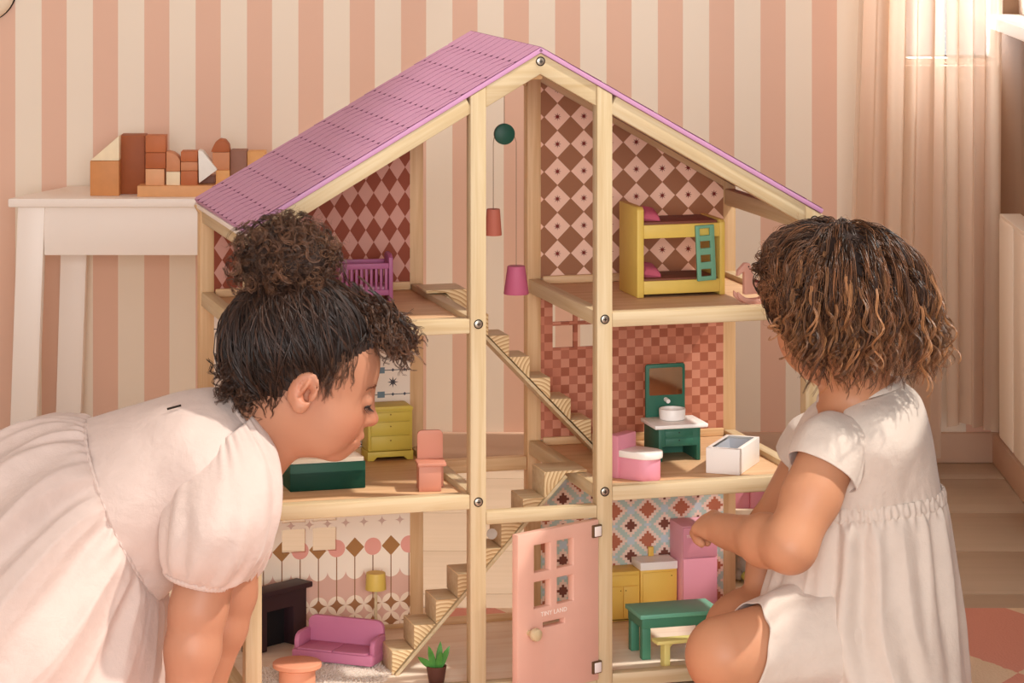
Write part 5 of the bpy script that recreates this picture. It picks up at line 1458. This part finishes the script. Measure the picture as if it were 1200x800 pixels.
tufts('hair_nape', [Pw(285, 400, 3.96), Pw(278, 430, 3.96), Pw(290, 450, 3.95), Pw(282, 440, 4.02)], [Pw(268, 440, 3.95), Pw(264, 462, 3.95), Pw(288, 474, 3.94), Pw(262, 430, 4.02)], 200, (.0020, .0065), (1.2, 3.2), (.009, .008), (38, 23, 17), (104, 72, 54))
tufts('hair_temple', [Pw(385, 430, 3.925), Pw(398, 425, 3.925), Pw(410, 415, 3.925)], [Pw(380, 466, 3.922), Pw(388, 458, 3.922), Pw(404, 448, 3.922)], 44, (.0006, .0020), (1, 2.5), (.006, .005), (60, 38, 28), (120, 84, 62), (.0002, .0003))
tufts('hair_ear_edge', [Pw(330, 425, 3.925), Pw(320, 440, 3.925), Pw(315, 460, 3.93)], [Pw(326, 468, 3.928), Pw(318, 482, 3.935), Pw(312, 488, 3.94)], 40, (.0006, .0022), (1, 2.5), (.008, .006), (48, 30, 22), (96, 64, 48), (.00022, .00035))

# ================================================================== the child kneeling on the right, seen from behind
psi, pit = R(50), R(15)
f = (-math.cos(psi) * math.cos(pit), math.sin(psi) * math.cos(pit), -math.sin(pit))
hr = Head((0, 0, 0), f, (0, 0, 1), 1.05)
hr.c = A3(979, 364, 4.22)
FR = Field(); hr.build(FR)
DR0 = 4.26
FR.cone(A3(1008, 475, 4.25), hr.p(-.020, 0, -.030), .046, .043, .03)
FR.chain([A3(1008, 480, 4.25), A3(1012, 545, 4.26), A3(1015, 620, 4.27), A3(1025, 735, 4.29)], [.045, .075, .074, .085], .03)
FR.cone(A3(985, 518, 4.20), A3(975, 520, 4.32), .042, .042, .04)
sh, el, wr = A3(976, 522, 4.165), A3(926, 640, 4.10), A3(851, 622, 4.235)
FR.chain([sh, (sh + el) / 2, el], [.040, .0375, .0335], .015); FR.chain([el, el * .62 + wr * .38, wr], [.0335, .0335, .0220], .014)
hd = A3(818, 609, 4.29) - wr; hd /= np.linalg.norm(hd)
hand(FR, wr + hd * .004, hd, (-.1, .8, -.6), (0, .3, 1), 1.12, (.75, .85, .9, .9, .4))
sh2, el2, wr2 = A3(962, 520, 4.33), A3(905, 620, 4.36), A3(890, 690, 4.33)
FR.chain([sh2, el2, wr2], [.038, .033, .022], .015)
hand(FR, wr2, (-.4, -.1, -1), (0, -1, .2), (-1, 0, 0), .92, (.4, .4, .4, .4, .2))
hipn, knn = A3(1010, 748, 4.22), A3(848, 766, 4.14)
FR.chain([hipn, hipn * .5 + knn * .5, knn], [.072, .064, .050], .02)
ank = A3(1020, 836, 4.20); ank[2] = .036; FR.chain([knn + np.array((.006, .01, -.012)), knn * .6 + ank * .4 + np.array((0, 0, -.014)), ank], [.046, .044, .029], .02)
FR.chain([ank, ank + np.array((.055, .01, -.012))], [.027, .018], .015)
hipf, knf = A3(1000, 735, 4.33), A3(868, 738, 4.30)
FR.chain([hipf, knf], [.066, .046], .02); ank2 = A3(1000, 815, 4.33); ank2[2] = .036; FR.chain([knf, ank2], [.044, .030], .02); FR.chain([ank2, ank2 + np.array((.055, .01, -.012))], [.027, .018], .015)
V, Fq = FR.mesh(.0029)
skinR = (197, 140, 106)
right = person('person', 'child with a wavy brown bob in a cream dress kneeling and reaching in', V, Fq, hr.tint(V, skinR))
hr.eyes(right)
# dress
sA = shape_noise(51, 5, 2, 7); sB = shape_noise(52, 6, 12, 26); sC = shape_noise(53, 5, 5, 11); sD = shape_noise(54, 4, 40, 70)
rings = [ring((962, 470), (1058, 447), 4.25, .060), ring((944, 486), (1078, 464), 4.25, .098), ring((930, 515), (1090, 500), 4.255, .122), ring((924, 552), (1098, 542), 4.26, .112), ring((920, 588), (1104, 574), 4.26, .100)]
loft('dress_bodice', rings, 180, right, M_dressR, lambda t, th: .0026 * sA(t, th) * t + .0010 * sD(t, th) * np.exp(-((t - 1) / .12) ** 2))
loft('collar', [ring((958, 470), (1060, 447), 4.25, .059), ring((960, 464), (1058, 443), 4.25, .056), ring((965, 462), (1050, 444), 4.25, .050)], 120, right, M_dressR)
loft('waist_band', [ring((919, 583), (1105, 569), 4.26, .1015), ring((917, 589), (1107, 575), 4.26, .1035), ring((918, 596), (1108, 582), 4.26, .1035), ring((917, 600), (1108, 586), 4.26, .1025)], 420, right, M_dressR, lambda t, th: .0014 * sD(t, th) + .0010 * np.sin(75 * th))
rings = [ring((917, 597), (1107, 583), 4.26, .102), ring((912, 612), (1112, 602), 4.26, .110), ring((905, 655), (1118, 655), 4.26, .122), ring((893, 705), (1124, 715), 4.26, .140), ring((900, 740), (1128, 760), 4.26, .150), ring((915, 765), (1131, 796), 4.26, .155), ring((945, 790), (1130, 822), 4.26, .145)]
loft('dress_skirt', rings, 420, right, M_dressR, lambda t, th: .0042 * sB(t, th) * np.clip(t * 5 + .2, 0, 1) * (1 - .3 * t) + .0130 * (.5 - np.abs(sC(t, th))) * np.clip(t * 2, 0, 1) + .0022 * sD(t, th) * np.exp(-((t - .04) / .09) ** 2), sub=12)
# legs of the bloomers over both thighs
def bl(pts, nm, seed):
    a = shape_noise(seed, 5, 5, 12); rg = []
    for c, ax, r in pts:
        ax = np.array(ax, float); ax /= np.linalg.norm(ax); u = np.cross(ax, (0, 1, 0)); u /= np.linalg.norm(u); v = np.cross(ax, u); rg.append((np.array(c), u * r, v * r))
    loft(nm, rg, 160, right, M_dressR, lambda t, th: .0030 * a(t, th) * (.4 + .6 * t), sub=8)
axn = knn - hipn
bl([(hipn + axn * .1, axn, .088), (hipn + axn * .35, axn, .084), (hipn + axn * .62, axn, .074), (hipn + axn * .86, axn + np.array((0, 0, .06)), .0655)], 'bloomer_leg', 61)
axf = knf - hipf
bl([(hipf + axf * .1, axf, .080), (hipf + axf * .4, axf, .074), (hipf + axf * .68, axf, .062)], 'bloomer_leg', 62)
# cap sleeve over the near shoulder
ax = el - sh; axn_ = ax / np.linalg.norm(ax)
def slv(c0, ax, nm, seed):
    a = shape_noise(seed, 4, 3, 9); ax = ax / np.linalg.norm(ax); rg = []
    for t_, r_, tl in ((-.030, .020, .0), (-.024, .040, .1), (-.006, .0505, .15), (.022, .0515, .2), (.040, .0500, .25)):
        u = np.cross(ax, (0, 1, 0)); u /= np.linalg.norm(u); v = np.cross(ax, u); rg.append((np.array(c0) + np.array((.016, .022, 0)) * max(0, -t_) / .03 + ax * t_, u * r_ + ax * .012 * tl, v * r_))
    loft(nm, rg, 160, right, M_dressR, lambda t, th: .0016 * a(t, th), sub=8)
slv(sh, ax, 'cap_sleeve', 71); slv(sh2, el2 - sh2, 'cap_sleeve', 72)

# hair: a wavy bob in locks
def keepR(q):
    x, y, z = q.T
    return np.where(x > .030, z > .048 + (x - .03) * .55, z > -.050)
hairR = scalp_shell('hair', hr, right, .006, keepR, M_hairbase)
rng = np.random.default_rng(77)
NL, NS, m = 600, 7, 28
cands = np.array((-.014, 0, .03)) + rand_dirs(rng, 9000) * .09; cands = surf(hr, cands, 0.0)
kp = np.where(cands[:, 0] > .030, cands[:, 2] > .050 + (cands[:, 0] - .03) * .5, cands[:, 2] > -.030); cands = cands[kp][:NL]; NL = len(cands)
cW = toW(hr, surf(hr, cands, .006)); ctrW = toW(hr, np.array(((-.014, 0, .030),)))[0]
whorl = toW(hr, np.array(((-.035, 0, .108),)))[0]
out = cW - ctrW; hz = out.copy(); hz[:, 2] = 0; hz /= np.maximum(np.linalg.norm(hz, axis=1, keepdims=True), .02)
away = cW - whorl; away[:, 2] = 0; away /= np.maximum(np.linalg.norm(away, axis=1, keepdims=True), .02)
zr = ctrW[2]
facew = hr.M[:, 0].copy(); facew[2] = 0; facew /= np.linalg.norm(facew)
ff = np.clip((hz @ facew + .42) / .78, 0, 1); ff = ff * ff * (3 - 2 * ff)
bot = zr - .092 - rng.uniform(0, .036, NL) + .030 * rng.uniform(0, 1, NL) ** 3          # where the lock ends
bot = bot + ff * .108                                            # shorter over the brow
rad = .106 + .008 * rng.normal(0, 1, NL) + .007 * np.clip(hz[:, 0], 0, 1) - .010 * ff
end = np.stack([ctrW[0] + hz[:, 0] * rad * 1.02 + .004, ctrW[1] + hz[:, 1] * rad * .95, bot], 1)
end -= facew * (ff * .030)[:, None]
p1 = cW + away * .030 + out / np.linalg.norm(out, axis=1, keepdims=True) * .020
p2 = np.stack([ctrW[0] + hz[:, 0] * (rad + .012), ctrW[1] + hz[:, 1] * (rad + .008), np.maximum(zr - .012, bot + .02)], 1)
guide = bez(np.stack([cW, p1, p2, end], 1), m)
amp = (rng.uniform(.0060, .0180, (NL, 1))) * (np.linspace(0, 1, m) ** 1.5)[None, :] * (1 - .85 * ff)[:, None]
ph = rng.uniform(0, 6.283, NL); tn = rng.uniform(.8, 1.9, NL) * (1 - .7 * ff)
guide = curl_path(guide, rng, amp, tn, ph, 1.9)
G2 = np.repeat(guide, NS, 0); n = len(G2)
jit = rand_dirs(rng, n)[:, None, :] * (rng.uniform(0, 1, (n, 1, 1)) ** .5) * (.0058 - .0034 * np.linspace(0, 1, m)[None, :, None])
G2 = G2 + jit; fz = rng.uniform(0, 1, n) < .06
am2 = np.where(fz, .004, .0005)[:, None] * np.linspace(.1, 1, m)[None, :]
G2 = curl_path(G2, rng, am2, rng.uniform(1, 3, n))
lockc = np.repeat(rng.uniform(0, 1, NL) ** 1.6, NS)[:, None]; k = np.clip(lockc * .8 + .25 * rng.uniform(0, 1, (n, 1)), 0, 1)
k = k ** 1.4; cR = L3((36, 21, 14)) * (1 - k) + L3((138, 88, 55)) * k
strands('hair_locks', G2, rng.uniform(.0004, .00072, n), cR, hairR, 1.1)
n = 500; a = rng.integers(0, NL, n); g = guide[a] + rand_dirs(rng, n)[:, None, :] * np.linspace(.004, .022, m)[None, :, None] * rng.uniform(.3, 1, (n, 1, 1))
strands('hair_flyaway', curl_path(g, rng, rng.uniform(.002, .006, (n, 1)) * np.ones((1, m)), rng.uniform(1, 4, n)), rng.uniform(.00016, .00028, n), np.tile(L3((170, 116, 78)), (n, 1)), hairR)

# springy ringlets round the lower edge and over the crown
n = 150; a = rng.permutation(np.where(ff < .55)[0])[:n]; n = len(a); s0 = guide[a, rng.integers(9, 17, n)]; tip = end[a] + rng.normal(0, .010, (n, 3))
o_ = s0 - ctrW; o_[:, 2] = 0; o_ /= np.linalg.norm(o_, axis=1, keepdims=True); s0 = s0 + o_ * .006; tip = tip + o_ * rng.uniform(.002, .014, (n, 1)) + np.array((0, 0, .006))
g = bez(np.stack([s0, s0 * .66 + tip * .34 + o_ * .010, s0 * .34 + tip * .66 + o_ * .012, tip], 1), 32)
am = rng.uniform(.0060, .0120, (n, 1)) * np.clip(np.linspace(0, 1.6, 32), 0, 1)[None, :] ** 1.1
g = curl_path(g, rng, am, rng.uniform(1.3, 2.6, n))
locks('hair_ringlets', g, 7, (.0030, .0018), (.00036, .00062), ((58, 34, 23), (190, 132, 86)), hairR, rng, .0004)
